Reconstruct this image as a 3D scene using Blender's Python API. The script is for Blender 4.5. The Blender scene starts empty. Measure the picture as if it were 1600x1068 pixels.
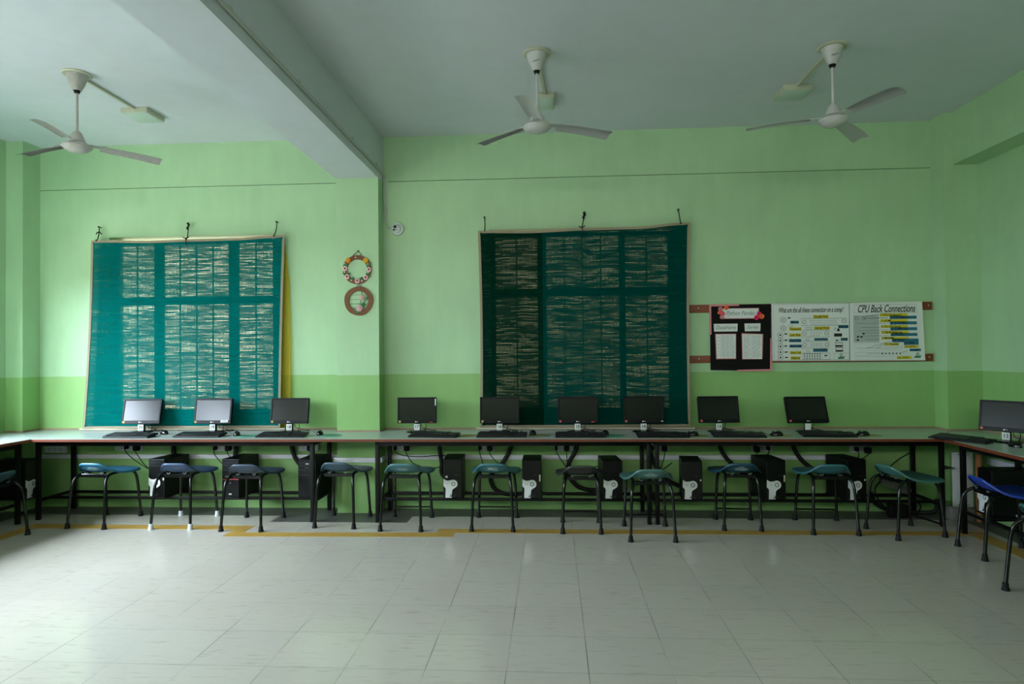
import bpy, bmesh, math, random
from mathutils import Vector, Matrix
random.seed(7)
C = bpy.context.scene.collection
SC = bpy.context.scene
PI = math.pi
R = math.radians

# ------------------------------------------------------------------ camera
cam_d = bpy.data.cameras.new('camera')
cam = bpy.data.objects.new('camera', cam_d); C.objects.link(cam)
cam_d.sensor_width = 36.0
cam_d.lens = 1009.23 / 1600 * 36
cam_d.clip_start = 0.05
def cam_matrix(yaw, pitch, roll):
    cy, sy, cp, sp, cr, sr = math.cos(yaw), math.sin(yaw), math.cos(pitch), math.sin(pitch), math.cos(roll), math.sin(roll)
    fw = Vector((sy*cp, cy*cp, sp)); rt = Vector((cy, -sy, 0)); up = rt.cross(fw)
    rt2 = rt*cr + up*sr; up2 = up*cr - rt*sr
    m = Matrix((rt2, up2, -fw)).transposed().to_4x4()
    return m
cam.matrix_world = Matrix.Translation((0, 0, 1.5547)) @ cam_matrix(-.062, .0146, -.0093)
SC.camera = cam

# ------------------------------------------------------------------ colour management
SC.view_settings.view_transform = 'Standard'
SC.view_settings.look = 'None'
SC.view_settings.gamma = 1
SC.view_settings.use_curve_mapping = False
SC.view_settings.exposure = 0.75

# ------------------------------------------------------------------ world and lights
w = bpy.data.worlds.new('sky'); SC.world = w; w.use_nodes = True
bg = w.node_tree.nodes['Background']
bg.inputs[0].default_value = (0.75, 0.9, 1.0, 1); bg.inputs[1].default_value = 0.55

def area(name, loc, aim, sx, sy, power, col, spread=180):
    l = bpy.data.lights.new(name, 'AREA'); l.shape = 'RECTANGLE'; l.size = sx; l.size_y = sy
    l.energy = power; l.color = col; l.spread = R(spread)
    o = bpy.data.objects.new(name, l); C.objects.link(o); o.location = loc
    d = Vector(aim) - Vector(loc)
    o.rotation_euler = d.to_track_quat('-Z', 'Y').to_euler()
    return o
# daylight through the windows of the left wall; the rear lamp is added fill
area('sky_light_left', (-6.9, 2.1, 3.2), (-3.2, 2.4, 0.3), 9.4, 2.8, 2250, (0.74, 0.86, 1.0))
area('fill_light_rear', (-1.7, -4.0, 3.15), (-1.0, 3.0, 0.4), 6.6, 0.8, 185, (1.0, 0.95, 0.9))
# added lamp outside the left windows to brighten the ceiling, imitating ground bounce
area('ceiling_fill_left', (-7.2, 0.6, 0.2), (-4.2, 0.8, 2.6), 6.0, 2.0, 240, (1.0, 0.95, 0.95))
sun_d = bpy.data.lights.new('sun', 'SUN'); sun_d.energy = 3.0; sun_d.angle = R(1.5); sun_d.color = (1.0, .93, .75)
sun = bpy.data.objects.new('sun', sun_d); C.objects.link(sun)
sun.rotation_euler = Vector((-0.45, 0.55, -1.0)).to_track_quat('-Z', 'Y').to_euler()

# ------------------------------------------------------------------ materials
def s2l(c):
    return tuple((v/255/12.92 if v/255 <= .04045 else ((v/255+.055)/1.055)**2.4) for v in c)
MATS = {}
def mat(name, rgb, rough=.5, metal=0, spec=.5, noise=0, nscale=8, coat=0, bump=0, bscale=60, emis=None):
    if name in MATS: return MATS[name]
    m = bpy.data.materials.new(name); m.use_nodes = True
    nt = m.node_tree; b = nt.nodes['Principled BSDF']
    col = s2l(rgb)
    b.inputs['Base Color'].default_value = (*col, 1)
    b.inputs['Roughness'].default_value = rough
    b.inputs['Metallic'].default_value = metal
    b.inputs['Specular IOR Level'].default_value = spec
    if coat: b.inputs['Coat Weight'].default_value = coat; b.inputs['Coat Roughness'].default_value = .08
    if noise or bump:
        tc = nt.nodes.new('ShaderNodeTexCoord')
    if noise:
        n = nt.nodes.new('ShaderNodeTexNoise'); n.inputs['Scale'].default_value = nscale; n.inputs['Detail'].default_value = 5
        nt.links.new(tc.outputs['Object'], n.inputs['Vector'])
        r = nt.nodes.new('ShaderNodeMapRange'); r.inputs[1].default_value = .3; r.inputs[2].default_value = .7
        r.inputs[3].default_value = 1-noise; r.inputs[4].default_value = 1+noise
        nt.links.new(n.outputs['Fac'], r.inputs[0])
        v = nt.nodes.new('ShaderNodeVectorMath'); v.operation = 'SCALE'
        v.inputs[0].default_value = col; nt.links.new(r.outputs[0], v.inputs['Scale'])
        nt.links.new(v.outputs[0], b.inputs['Base Color'])
    if bump:
        n2 = nt.nodes.new('ShaderNodeTexNoise'); n2.inputs['Scale'].default_value = bscale; n2.inputs['Detail'].default_value = 3
        nt.links.new(tc.outputs['Object'], n2.inputs['Vector'])
        bp = nt.nodes.new('ShaderNodeBump'); bp.inputs['Strength'].default_value = bump; bp.inputs['Distance'].default_value = .01
        nt.links.new(n2.outputs['Fac'], bp.inputs['Height']); nt.links.new(bp.outputs[0], b.inputs['Normal'])
    MATS[name] = m
    return m

class G:
    """tiny node-graph helper"""
    def __init__(s, m): s.nt = m.node_tree
    def n(s, t, **kw):
        nd = s.nt.nodes.new('ShaderNode' + t)
        for k, v in kw.items(): setattr(nd, k, v)
        return nd
    def set(s, sock, v):
        if isinstance(v, bpy.types.NodeSocket): s.nt.links.new(v, sock)
        else: sock.default_value = v
    def m(s, op, a, b=0, c=None):
        nd = s.n('Math', operation=op); s.set(nd.inputs[0], a); s.set(nd.inputs[1], b)
        if c is not None: s.set(nd.inputs[2], c)
        return nd.outputs[0]
    def mix(s, f, a, b):
        nd = s.n('Mix', data_type='RGBA'); s.set(nd.inputs[0], f); s.set(nd.inputs[6], a); s.set(nd.inputs[7], b)
        return nd.outputs[2]
    def noise(s, vec, scale, detail=3, rough=.5):
        nd = s.n('TexNoise'); s.set(nd.inputs['Vector'], vec); nd.inputs['Scale'].default_value = scale
        nd.inputs['Detail'].default_value = detail; nd.inputs['Roughness'].default_value = rough
        return nd.outputs['Fac']
    def rng(s, v, a, b, c, d):
        nd = s.n('MapRange'); s.set(nd.inputs[0], v)
        for i, x in enumerate((a, b, c, d)): nd.inputs[i+1].default_value = x
        return nd.outputs[0]
    def vmul(s, vec, k):
        nd = s.n('VectorMath', operation='MULTIPLY'); s.set(nd.inputs[0], vec); nd.inputs[1].default_value = k
        return nd.outputs[0]
    def scale(s, col, f):
        nd = s.n('VectorMath', operation='SCALE'); s.set(nd.inputs[0], col[:3] if isinstance(col, tuple) else col); s.set(nd.inputs['Scale'], f)
        return nd.outputs[0]
def rgba(c): return (*s2l(c), 1)

def wall_material():
    m = bpy.data.materials.new('two_tone_green_paint'); m.use_nodes = True; g = G(m); b = m.node_tree.nodes['Principled BSDF']
    pos = g.n('NewGeometry').outputs['Position']; sx = g.n('SeparateXYZ'); g.set(sx.inputs[0], pos)
    wob = g.m('MULTIPLY', g.m('SUBTRACT', g.noise(pos, 6, 2), .5), .006)
    f = g.m('GREATER_THAN', g.m('ADD', sx.outputs[2], wob), 1.338)
    col = g.mix(f, rgba((140, 184, 113)), rgba((169, 205, 160)))
    n1 = g.noise(pos, 1.3, 5, .6); n2 = g.noise(g.vmul(pos, (1, 1, .25)), 9, 4)
    k = g.m('ADD', g.rng(n1, .3, .7, .94, 1.05), g.rng(n2, .3, .7, -.03, .03))
    col = g.scale(col, k)
    # scuffs near the floor
    n3 = g.noise(pos, 14, 5, .7)
    low = g.rng(sx.outputs[2], .0, .75, 1, 0)
    col = g.mix(g.m('MULTIPLY', g.m('MULTIPLY', low, g.rng(n3, .5, .72, 0, 1)), .35), col, rgba((150, 175, 140)))
    g.set(b.inputs['Base Color'], col); b.inputs['Roughness'].default_value = .42; b.inputs['Specular IOR Level'].default_value = .35
    bp = g.n('Bump'); bp.inputs['Strength'].default_value = .12; bp.inputs['Distance'].default_value = .01
    g.set(bp.inputs['Height'], g.noise(pos, 22, 4)); g.set(b.inputs['Normal'], bp.outputs[0])
    return m
def ceiling_material():
    m = bpy.data.materials.new('ceiling_paint'); m.use_nodes = True; g = G(m); b = m.node_tree.nodes['Principled BSDF']
    pos = g.n('NewGeometry').outputs['Position']
    k = g.m('ADD', g.rng(g.noise(pos, .9, 5, .6), .3, .7, .95, 1.04), g.rng(g.noise(pos, 7, 4), .3, .7, -.015, .015))
    g.set(b.inputs['Base Color'], g.scale(s2l((212, 217, 222)), k)); b.inputs['Roughness'].default_value = .55
    b.inputs['Specular IOR Level'].default_value = .3
    return m
def floor_material():
    m = bpy.data.materials.new('vitrified_tile'); m.use_nodes = True; g = G(m); b = m.node_tree.nodes['Principled BSDF']
    pos = g.n('NewGeometry').outputs['Position']; sx = g.n('SeparateXYZ'); g.set(sx.inputs[0], pos)
    T = .4
    u = g.m('DIVIDE', g.m('ADD', sx.outputs[0], .2385+40), T); v = g.m('DIVIDE', g.m('ADD', sx.outputs[1], -5.1541+40), T)
    def line(t, w_):
        fr = g.m('FRACT', t); d = g.m('MINIMUM', fr, g.m('SUBTRACT', 1, fr)); return g.m('LESS_THAN', d, w_)
    iu = g.m('FLOOR', u); iv = g.m('FLOOR', v)
    cb = g.n('CombineXYZ'); g.set(cb.inputs[0], iu); g.set(cb.inputs[1], iv)
    wn = g.n('TexWhiteNoise'); wn.noise_dimensions = '3D'; g.set(wn.inputs['Vector'], cb.outputs[0])
    off = g.n('VectorMath', operation='ADD'); g.set(off.inputs[0], pos); g.set(off.inputs[1], g.scale(wn.outputs['Color'], 7.0))
    st = g.noise(g.vmul(off.outputs[0], (4.5, 30, 1)), 1.6, 5, .62)
    st2 = g.noise(pos, 1.1, 3)
    base = g.mix(g.rng(st, .56, .72, 0, .75), rgba((192, 186, 174)), rgba((170, 162, 146)))
    base = g.scale(base, g.m('ADD', g.rng(wn.outputs['Value'], 0, 1, .975, 1.015), g.rng(st2, .3, .7, -.02, .02)))
    dk = g.rng(g.noise(pos, 2.4, 2), .35, .65, .35, .95)
    ln = g.m('MAXIMUM', g.m('MULTIPLY', line(u, .0045), dk), g.m('MULTIPLY', line(v, .0055), .6))
    col = g.mix(ln, base, rgba((72, 76, 62)))
    g.set(b.inputs['Base Color'], col)
    g.set(b.inputs['Roughness'], g.m('ADD', g.rng(g.noise(pos, 5, 4), .3, .7, .11, .19), g.m('MULTIPLY', ln, .4)))
    b.inputs['Specular IOR Level'].default_value = .5
    bp = g.n('Bump'); bp.inputs['Strength'].default_value = .25; bp.inputs['Distance'].default_value = .002; bp.invert = True
    g.set(bp.inputs['Height'], ln); g.set(b.inputs['Normal'], bp.outputs[0])
    return m
def slate_material():
    m = bpy.data.materials.new('grey_slate_tile'); m.use_nodes = True; g = G(m); b = m.node_tree.nodes['Principled BSDF']
    pos = g.n('NewGeometry').outputs['Position']; sx = g.n('SeparateXYZ'); g.set(sx.inputs[0], pos)
    u = g.m('DIVIDE', g.m('ADD', sx.outputs[0], 40.03), .5); fr = g.m('FRACT', u)
    ln = g.m('LESS_THAN', fr, .012)
    col = g.mix(ln, g.scale(s2l((92, 92, 88)), g.rng(g.noise(pos, 4, 5, .7), .3, .7, .8, 1.15)), rgba((50, 50, 48)))
    g.set(b.inputs['Base Color'], col); b.inputs['Roughness'].default_value = .45
    return m
def blind_material(name, c1, c2, split=None, amount=.5, lo=.56):
    """open woven mesh cloth: thin horizontal gaps between the threads let the window show"""
    m = bpy.data.materials.new(name); m.use_nodes = True; g = G(m); nt = m.node_tree; b = nt.nodes['Principled BSDF']
    out = nt.nodes['Material Output']
    pos = g.n('TexCoord').outputs['Object']; sx = g.n('SeparateXYZ'); g.set(sx.inputs[0], pos)
    wav = g.m('MULTIPLY', g.m('SUBTRACT', g.noise(g.vmul(pos, (1.6, 1, 1.2)), 1.6, 2), .5), .035)
    zz = g.m('DIVIDE', g.m('ADD', sx.outputs[2], wav), .0145)
    row = g.m('FLOOR', zz); fr = g.m('FRACT', zz)
    cb = g.n('CombineXYZ'); g.set(cb.inputs[0], g.m('MULTIPLY', sx.outputs[0], 3.2)); g.set(cb.inputs[2], g.m('MULTIPLY', row, 7.31))
    s1 = g.noise(cb.outputs[0], 1.0, 3, .6)
    patch = g.noise(g.vmul(pos, (1.6, 1, 2.6)), 1.3, 3)
    strength = g.m('MULTIPLY', g.rng(s1, .46, .74, .0, 1.0), g.rng(patch, .33, .6, .45, 1.0))
    warp = g.rng(g.m('ABSOLUTE', g.m('SUBTRACT', g.m('FRACT', g.m('MULTIPLY', sx.outputs[0], 27.0)), .5)), .40, .47, 1.0, .35)
    fine = g.rng(g.noise(g.vmul(pos, (90, 1, 20)), 1.0, 1), .35, .6, .55, 1.0)
    gap = g.m('LESS_THAN', g.m('ABSOLUTE', g.m('SUBTRACT', fr, .5)), .26)
    fac = g.m('ADD', g.m('MULTIPLY', g.m('MULTIPLY', g.m('MULTIPLY', gap, strength), g.m('MULTIPLY', fine, warp)), amount), lo)
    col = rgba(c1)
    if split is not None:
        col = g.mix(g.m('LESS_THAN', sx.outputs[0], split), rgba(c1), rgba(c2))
    thread = g.rng(g.noise(g.vmul(pos, (2, 1, 220)), 1, 2), .3, .7, .85, 1.12)
    g.set(b.inputs['Base Color'], g.scale(col, thread)); b.inputs['Roughness'].default_value = .6
    b.inputs['Specular IOR Level'].default_value = 0
    tr = g.n('BsdfTransparent'); mx = g.n('MixShader')
    g.set(mx.inputs[0], fac); g.set(mx.inputs[1], b.outputs[0]); g.set(mx.inputs[2], tr.outputs[0])
    g.set(out.inputs[0], mx.outputs[0])
    return m
def glass_material():
    m = bpy.data.materials.new('window_glass'); m.use_nodes = True; g = G(m); nt = m.node_tree
    out = nt.nodes['Material Output']; tr = g.n('BsdfTransparent'); gl = g.n('BsdfGlossy'); gl.inputs['Roughness'].default_value = .05
    tr.inputs[0].default_value = (.93, .97, .95, 1)
    mx = g.n('MixShader'); fr = g.n('Fresnel'); fr.inputs[0].default_value = 1.45
    g.set(mx.inputs[0], fr.outputs[0]); g.set(mx.inputs[1], tr.outputs[0]); g.set(mx.inputs[2], gl.outputs[0]); g.set(out.inputs[0], mx.outputs[0])
    return m

M_wall = wall_material(); M_ceil = ceiling_material(); M_floor = floor_material(); M_slate = slate_material(); M_glass = glass_material()
M_yellow = mat('mustard_inlay', (182, 146, 70), .35, noise=.06)
M_seam = mat('dark_joint', (84, 112, 78), .8)
M_top = mat('pale_laminate', (172, 184, 178), .26, noise=.03, nscale=3)
M_lip = mat('teak_edge', (108, 52, 30), .4, noise=.12, nscale=12)
M_iron = mat('black_iron', (7, 9, 9), .42, spec=.25, noise=.1)
M_tube = mat('black_tube', (8, 10, 10), .22, spec=.45)
M_rub = mat('black_rubber', (26, 28, 28), .6, spec=.2)
M_wrub = mat('white_rubber', (205, 214, 216), .6)
M_black = mat('black_plastic', (6, 7, 8), .36, spec=.3)
M_mblack = mat('matt_black_plastic', (9, 10, 11), .5, spec=.25)
M_key = mat('keycap', (26, 29, 32), .35, spec=.5)
M_gloss = mat('piano_black', (6, 7, 8), .14, spec=.4)
M_screen = mat('lcd_panel', (18, 19, 20), .2, spec=.40)
M_paper = mat('white_paper', (222, 228, 224), .7)
M_ink = mat('black_ink', (22, 24, 22), .7)
M_grey = mat('grey_ink', (120, 132, 128), .7)
M_white = mat('white_plastic', (214, 220, 220), .35)
M_silver = mat('silver_plate', (228, 232, 232), .32)
M_trunk = mat('pvc_trunking', (216, 218, 226), .4, noise=.03)
M_red = mat('red_plastic', (200, 40, 50), .4)
M_ystk = mat('yellow_sticker', (216, 214, 120), .6)
M_rstk = mat('red_sticker', (220, 120, 105), .6)
M_hose = mat('grey_hose', (26, 30, 28), .5, spec=.3)
M_beige = mat('beige_binding', (150, 140, 116), .8, noise=.06, nscale=20)
M_cord = mat('black_cord', (8, 10, 9), .6, spec=.25)
M_wood = mat('brown_batten', (120, 58, 24), .55, noise=.12, nscale=10)
M_card = mat('black_card', (16, 14, 14), .8, spec=.2)
M_pink = mat('pink_paper', (214, 140, 142), .75)
M_frame = mat('window_paint', (70, 92, 82), .5)
M_fan = mat('fan_enamel', (193, 194, 191), .35)
M_fan2 = mat('aged_fan_enamel', (170, 167, 160), .4, noise=.1, nscale=30)
M_cream = mat('cream_plastic', (187, 189, 165), .4)
M_pvc = mat('painted_conduit', (180, 186, 177), .45)

# ------------------------------------------------------------------ mesh builder
class MB:
    def __init__(s): s.b = bmesh.new()
    def _geom(s, verts, faces, mi=0, M=None):
        vs = [s.b.verts.new((M @ Vector(v)) if M else v) for v in verts]
        fs = []
        for f in faces:
            try: fc = s.b.faces.new([vs[i] for i in f]); fc.material_index = mi; fs.append(fc)
            except ValueError: pass
        return vs, fs
    def box(s, x0, x1, y0, y1, z0, z1, bev=0, M=None, mi=0, seg=2):
        v = [(x, y, z) for x in (x0, x1) for y in (y0, y1) for z in (z0, z1)]
        f = [(0, 1, 3, 2), (4, 6, 7, 5), (0, 4, 5, 1), (2, 3, 7, 6), (0, 2, 6, 4), (1, 5, 7, 3)]
        vs, fs = s._geom(v, f, mi, M)
        if bev:
            es = list({e for fc in fs for e in fc.edges})
            bmesh.ops.bevel(s.b, geom=es, offset=bev, segments=seg, profile=.5, affect='EDGES', clamp_overlap=True)
        return s
    def prism(s, poly, a, b_, M=None, mi=0, bev=0):
        """polygon in (x,z), extruded along y from a to b_"""
        n = len(poly)
        area_ = sum(poly[i][0]*poly[(i+1) % n][1]-poly[(i+1) % n][0]*poly[i][1] for i in range(n))
        if area_ < 0: poly = poly[::-1]
        v = [(p[0], a, p[1]) for p in poly] + [(p[0], b_, p[1]) for p in poly]
        f = [tuple(range(n)), tuple(range(2*n-1, n-1, -1))] + [(i, i+n, (i+1) % n+n, (i+1) % n) for i in range(n)]
        vs, fs = s._geom(v, f, mi, M)
        if bev:
            es = [e for e in fs[0].edges]
            bmesh.ops.bevel(s.b, geom=es, offset=bev, segments=2, profile=.5, affect='EDGES', clamp_overlap=True)
        return s
    def prismz(s, poly, z0, z1, M=None, mi=0):
        n = len(poly)
        area_ = sum(poly[i][0]*poly[(i+1) % n][1]-poly[(i+1) % n][0]*poly[i][1] for i in range(n))
        if area_ < 0: poly = poly[::-1]
        v = [(p[0], p[1], z1) for p in poly] + [(p[0], p[1], z0) for p in poly]
        f = [tuple(range(n)), tuple(range(2*n-1, n-1, -1))] + [((i+1) % n, i, i+n, (i+1) % n+n) for i in range(n)]
        s._geom(v, f, mi, M); return s
    def lathe(s, prof, c=(0, 0, 0), seg=28, M=None, mi=0, caps=True):
        v = []; f = []; k = len(prof)
        for i in range(seg):
            a = 2*PI*i/seg
            for r, z in prof: v.append((c[0]+r*math.cos(a), c[1]+r*math.sin(a), c[2]+z))
        for i in range(seg):
            j = (i+1) % seg
            for q in range(k-1): f.append((i*k+q, j*k+q, j*k+q+1, i*k+q+1))
        if caps:
            f.append(tuple(i*k for i in range(seg))[::-1]); f.append(tuple(i*k+k-1 for i in range(seg)))
        vs, fs = s._geom(v, f, mi, M)
        return s
    def cyl(s, p0, p1, r, seg=14, mi=0, r1=None):
        return s.tube([p0, p1], [r, r if r1 is None else r1], seg, mi=mi)
    def tube(s, pts, r, seg=10, closed=False, mi=0, M=None):
        P = [Vector(p) for p in pts]; n = len(P)
        if not isinstance(r, (list, tuple)): r = [r]*n
        T = []
        for i in range(n):
            if closed: t = P[(i+1) % n]-P[i-1]
            else: t = P[min(i+1, n-1)]-P[max(i-1, 0)]
            T.append(t.normalized() if t.length > 1e-9 else Vector((0, 0, 1)))
        a = Vector((0, 0, 1)) if abs(T[0].z) < .9 else Vector((1, 0, 0))
        N_ = (a - T[0]*a.dot(T[0])).normalized(); v = []
        for i in range(n):
            N_ = (N_ - T[i]*N_.dot(T[i]));
            N_ = N_.normalized() if N_.length > 1e-6 else T[i].orthogonal().normalized()
            B = T[i].cross(N_)
            for k in range(seg):
                an = 2*PI*k/seg; v.append(P[i]+(N_*math.cos(an)+B*math.sin(an))*r[i])
        f = []
        for i in range(n if closed else n-1):
            j = (i+1) % n
            for k in range(seg):
                l = (k+1) % seg; f.append((i*seg+k, i*seg+l, j*seg+l, j*seg+k))
        if not closed:
            f.append(tuple(range(seg))[::-1]); f.append(tuple((n-1)*seg+k for k in range(seg)))
        s._geom(v, f, mi, M); return s
    def sphere(s, c, r, sx=1, sy=1, sz=1, seg=14, mi=0, M=None):
        prof = [(max(1e-4, r*math.sin(PI*i/8)), -r*math.cos(PI*i/8)) for i in range(9)]
        mm = Matrix.Translation(c) @ Matrix.Diagonal((sx, sy, sz, 1))
        if M: mm = M @ mm
        return s.lathe(prof, (0, 0, 0), seg, mm, mi)
    def grid(s, fn, nu, nv, mi=0, M=None):
        v = [fn(i/nu, j/nv) for j in range(nv+1) for i in range(nu+1)]
        f = [(j*(nu+1)+i, j*(nu+1)+i+1, (j+1)*(nu+1)+i+1, (j+1)*(nu+1)+i) for j in range(nv) for i in range(nu)]
        s._geom(v, f, mi, M); return s
    def mesh(s, name, mats, smooth=35):
        me = bpy.data.meshes.new(name); 
        bmesh.ops.recalc_face_normals(s.b, faces=s.b.faces) if not getattr(s, 'keep', False) else None
        s.b.to_mesh(me); s.b.free()
        for m in (mats if isinstance(mats, (list, tuple)) else [mats]): me.materials.append(m)
        if smooth:
            for p in me.polygons: p.use_smooth = True
            me.set_sharp_from_angle(angle=R(smooth))
        return me

def smooth_path(pts, n=6):
    """Catmull-Rom through the points"""
    P = [Vector(p) for p in pts]; out = []
    for i in range(len(P)-1):
        p0 = P[max(i-1, 0)]; p1 = P[i]; p2 = P[i+1]; p3 = P[min(i+2, len(P)-1)]
        for k in range(n):
            t = k/n
            out.append(.5*((2*p1)+(p2-p0)*t+(2*p0-5*p1+4*p2-p3)*t*t+(3*p1-p0-3*p2+p3)*t**3))
    out.append(P[-1]); return out

CACHE = {}
BOXY = ('mshell', 'mneck', 'mtag', 'kcase', 'kkeys', 'ccase', 'cbez', 'cplate', 'sock')
def part(name, key, fn, mats, parent=None, M=None, smooth=35):
    if key and (key if isinstance(key, str) else key[0]) in BOXY: smooth = 15
    """one mesh object; equal keys share their mesh"""
    mk = (key, tuple(m.name for m in (mats if isinstance(mats, (list, tuple)) else [mats]))) if key else None
    if mk and mk in CACHE: me = CACHE[mk]
    else:
        mb = MB(); fn(mb); me = mb.mesh(name, mats, smooth)
        if mk: CACHE[mk] = me
    o = bpy.data.objects.new(name, me); C.objects.link(o)
    if parent: o.parent = parent
    if M is not None: o.matrix_local = M
    return o
def thing(name, label, cat, loc=(0, 0, 0), rz=0, group=None):
    o = bpy.data.objects.new(name, None); C.objects.link(o); o.location = loc; o.rotation_euler = (0, 0, rz)
    o.empty_display_size = .05
    return tag(o, label, cat, group)
def tag(o, label, cat, group=None):
    o['label'] = label; o['category'] = cat
    if group: o['group'] = group
    return o
def struct(name, fn, mats, smooth=35):
    o = part(name, None, fn, mats, smooth=smooth); o['kind'] = 'structure'; return o

TXT = {}
def text_mesh(s, size, mat_, extrude=.0006, shear=0, offset=0, width=None, spacing=1.0):
    """letters lying in the XZ plane, facing -y, origin at their centre"""
    k = (s, size, mat_.name, shear, offset, width, spacing)
    if k in TXT: return TXT[k]
    cu = bpy.data.curves.new('lettering', 'FONT'); cu.body = s; cu.size = size; cu.extrude = extrude; cu.shear = shear; cu.offset = offset
    cu.align_x = 'CENTER'; cu.align_y = 'CENTER'; cu.resolution_u = 3; cu.space_character = spacing
    to = bpy.data.objects.new('lettering', cu); C.objects.link(to)
    dg = bpy.context.evaluated_depsgraph_get(); dg.update()
    me = bpy.data.meshes.new_from_object(to.evaluated_get(dg))
    bpy.data.objects.remove(to)
    sc = 1
    if width and len(me.vertices):
        xs = [v.co.x for v in me.vertices]; sc = width/(max(xs)-min(xs))
    me.transform(Matrix.Rotation(PI/2, 4, 'X') @ Matrix.Diagonal((sc, 1, 1, 1)))
    me.materials.clear(); me.materials.append(mat_)
    TXT[k] = me; return me
def text(name, s, size, mat_, loc, parent, **kw):
    o = bpy.data.objects.new(name, text_mesh(s, size, mat_, **kw)); C.objects.link(o); o.parent = parent; o.location = loc
    return o

# ================================================================== the setting
XL, XR, YB, YR, H = -5.48, 3.93, 6.38, -2.9, 3.72
WT = .22
def wall_back(b):
    # window openings behind the two blinds
    xs = [XL-WT, -4.55, -2.80, -.61, 1.20, XR+WT]
    zb, zt = .93, 2.765
    b.box(xs[0], xs[-1], YB, YB+WT, 0, zb); b.box(xs[0], xs[-1], YB, YB+WT, zt, H)
    for a, c in ((xs[0], xs[1]), (xs[2], xs[3]), (xs[4], xs[5])): b.box(a, c, YB, YB+WT, zb, zt)
struct('wall_back', wall_back, M_wall)
def wall_left(b):
    ws = [(-2.2, -.5), (.9, 2.55), (2.95, 5.45)]; zb, zt = .98, 2.35; a = YR-WT
    b.box(XL-WT, XL, a, YB, 0, zb); b.box(XL-WT, XL, a, YB, zt, H)
    for s_, e in ((a, -2.2), (-.5, .9), (2.55, 2.95), (5.45, YB)): b.box(XL-WT, XL, s_, e, zb, zt)
struct('wall_left', wall_left, M_wall)
struct('wall_right', lambda b: b.box(XR, XR+WT, YR-WT, YB, 0, H), M_wall)
def wall_rear(b):
    # high openings, made up to let in the rear fill lamp
    zb, zt = 2.75, 3.45
    b.box(XL, XR, YR-WT, YR, zt, H); b.box(XL, XR, YR-WT, YR, 0, zb)
    for s_, e in ((XL, -5.2), (-3.7, -3.3), (-2.2, -1.6), (-.1, .3), (1.6, XR)): b.box(s_, e, YR-WT, YR, zb, zt)
struct('wall_rear', wall_rear, M_wall)
struct('ceiling', lambda b: b.box(XL-WT, XR+WT, YR-WT, YB+WT, H, H+.18), M_ceil)
struct('floor', lambda b: b.box(XL-WT, XR+WT, YR-WT, YB+WT, -.12, 0), M_floor)
# unseen slab, added to keep the sun out of the rear openings
struct('trim_1', lambda b: b.box(XL-1, XR+1, YR-WT-2.6, YR-WT, 3.55, 3.7), M_ceil)
struct('trim_2', lambda b: b.box(-2.1, -1.68, YR, YB, 3.262, H), M_ceil)                        # ceiling beam
struct('trim_3', lambda b: b.box(-2.1, -1.68, 6.19, YB, 0, 3.262), M_wall)                      # pillar under the beam
struct('trim_4', lambda b: b.box(3.62, XR, 6.17, YB, 0, H), M_wall)                             # right corner pilaster
struct('trim_5', lambda b: b.box(3.70, XR, YR, 6.17, 3.235, H), M_wall)                         # beam along the right wall
struct('trim_6', lambda b: b.box(XL, -5.30, 6.16, YB, 0, H), M_wall)                            # left corner pilaster
def seams(b):
    b.box(-5.30, -2.1, YB-.0015, YB, 3.267, 3.273); b.box(-1.63, 3.62, YB-.0015, YB, 3.267, 3.273)
struct('trim_7', seams, M_seam)
# grey slate border under the wall desks and mustard inlay line
def slate(b):
    b.box(-5.30, -2.62, 6.07, YB, 0, .0012); b.box(-2.62, -1.34, 5.85, YB, 0, .0012); b.box(-1.34, 3.62, 6.08, YB, 0, .0012)
    b.box(XL, -5.18, YR, 6.16, 0, .0012); b.box(3.66, XR, YR, 6.17, 0, .0012)
struct('trim_8', slate, M_slate)
def inlay(b):
    poly = [(-4.80, -2.5), (-4.67, -2.5), (-4.67, 5.58), (-2.96, 5.58), (-2.83, 5.365), (-.85, 5.42), (-.86, 5.43), (-.93, 5.535), (3.43, 5.575), (3.46, -2.5), (3.60, -2.5),
            (3.58, 5.70), (-1.02, 5.66), (-.97, 5.55), (-2.72, 5.50), (-2.74, 5.71), (-4.80, 5.71)]
    poly = [(-4.80, -2.5), (-4.67, -2.5), (-4.67, 5.575), (-2.83, 5.58), (-2.83, 5.37), (-.85, 5.415), (-.85, 5.53), (3.43, 5.575), (3.45, -2.5), (3.59, -2.5),
            (3.58, 5.70), (-1.01, 5.655), (-1.01, 5.535), (-2.70, 5.495), (-2.70, 5.71), (-4.80, 5.71)]
    b.prismz(poly, 0, .0012)
struct('trim_9', inlay, M_yellow)
# wall-mounted cable trunking below the desks
def trunking(b):
    b.box(-5.29, -2.1, 6.352, YB, .497, .54, .004); b.box(-2.128, -1.66, 6.163, 6.19, .492, .540, .004)
    b.box(-1.68, -1.652, 6.163, 6.352, .492, .540, .004)
    b.box(-1.68, 2.82, 6.352, YB, .492, .537, .004); b.box(3.9, XR, 2.0, 6.1, .50, .56, .004)
struct('trim_10', trunking, M_trunk)
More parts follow.
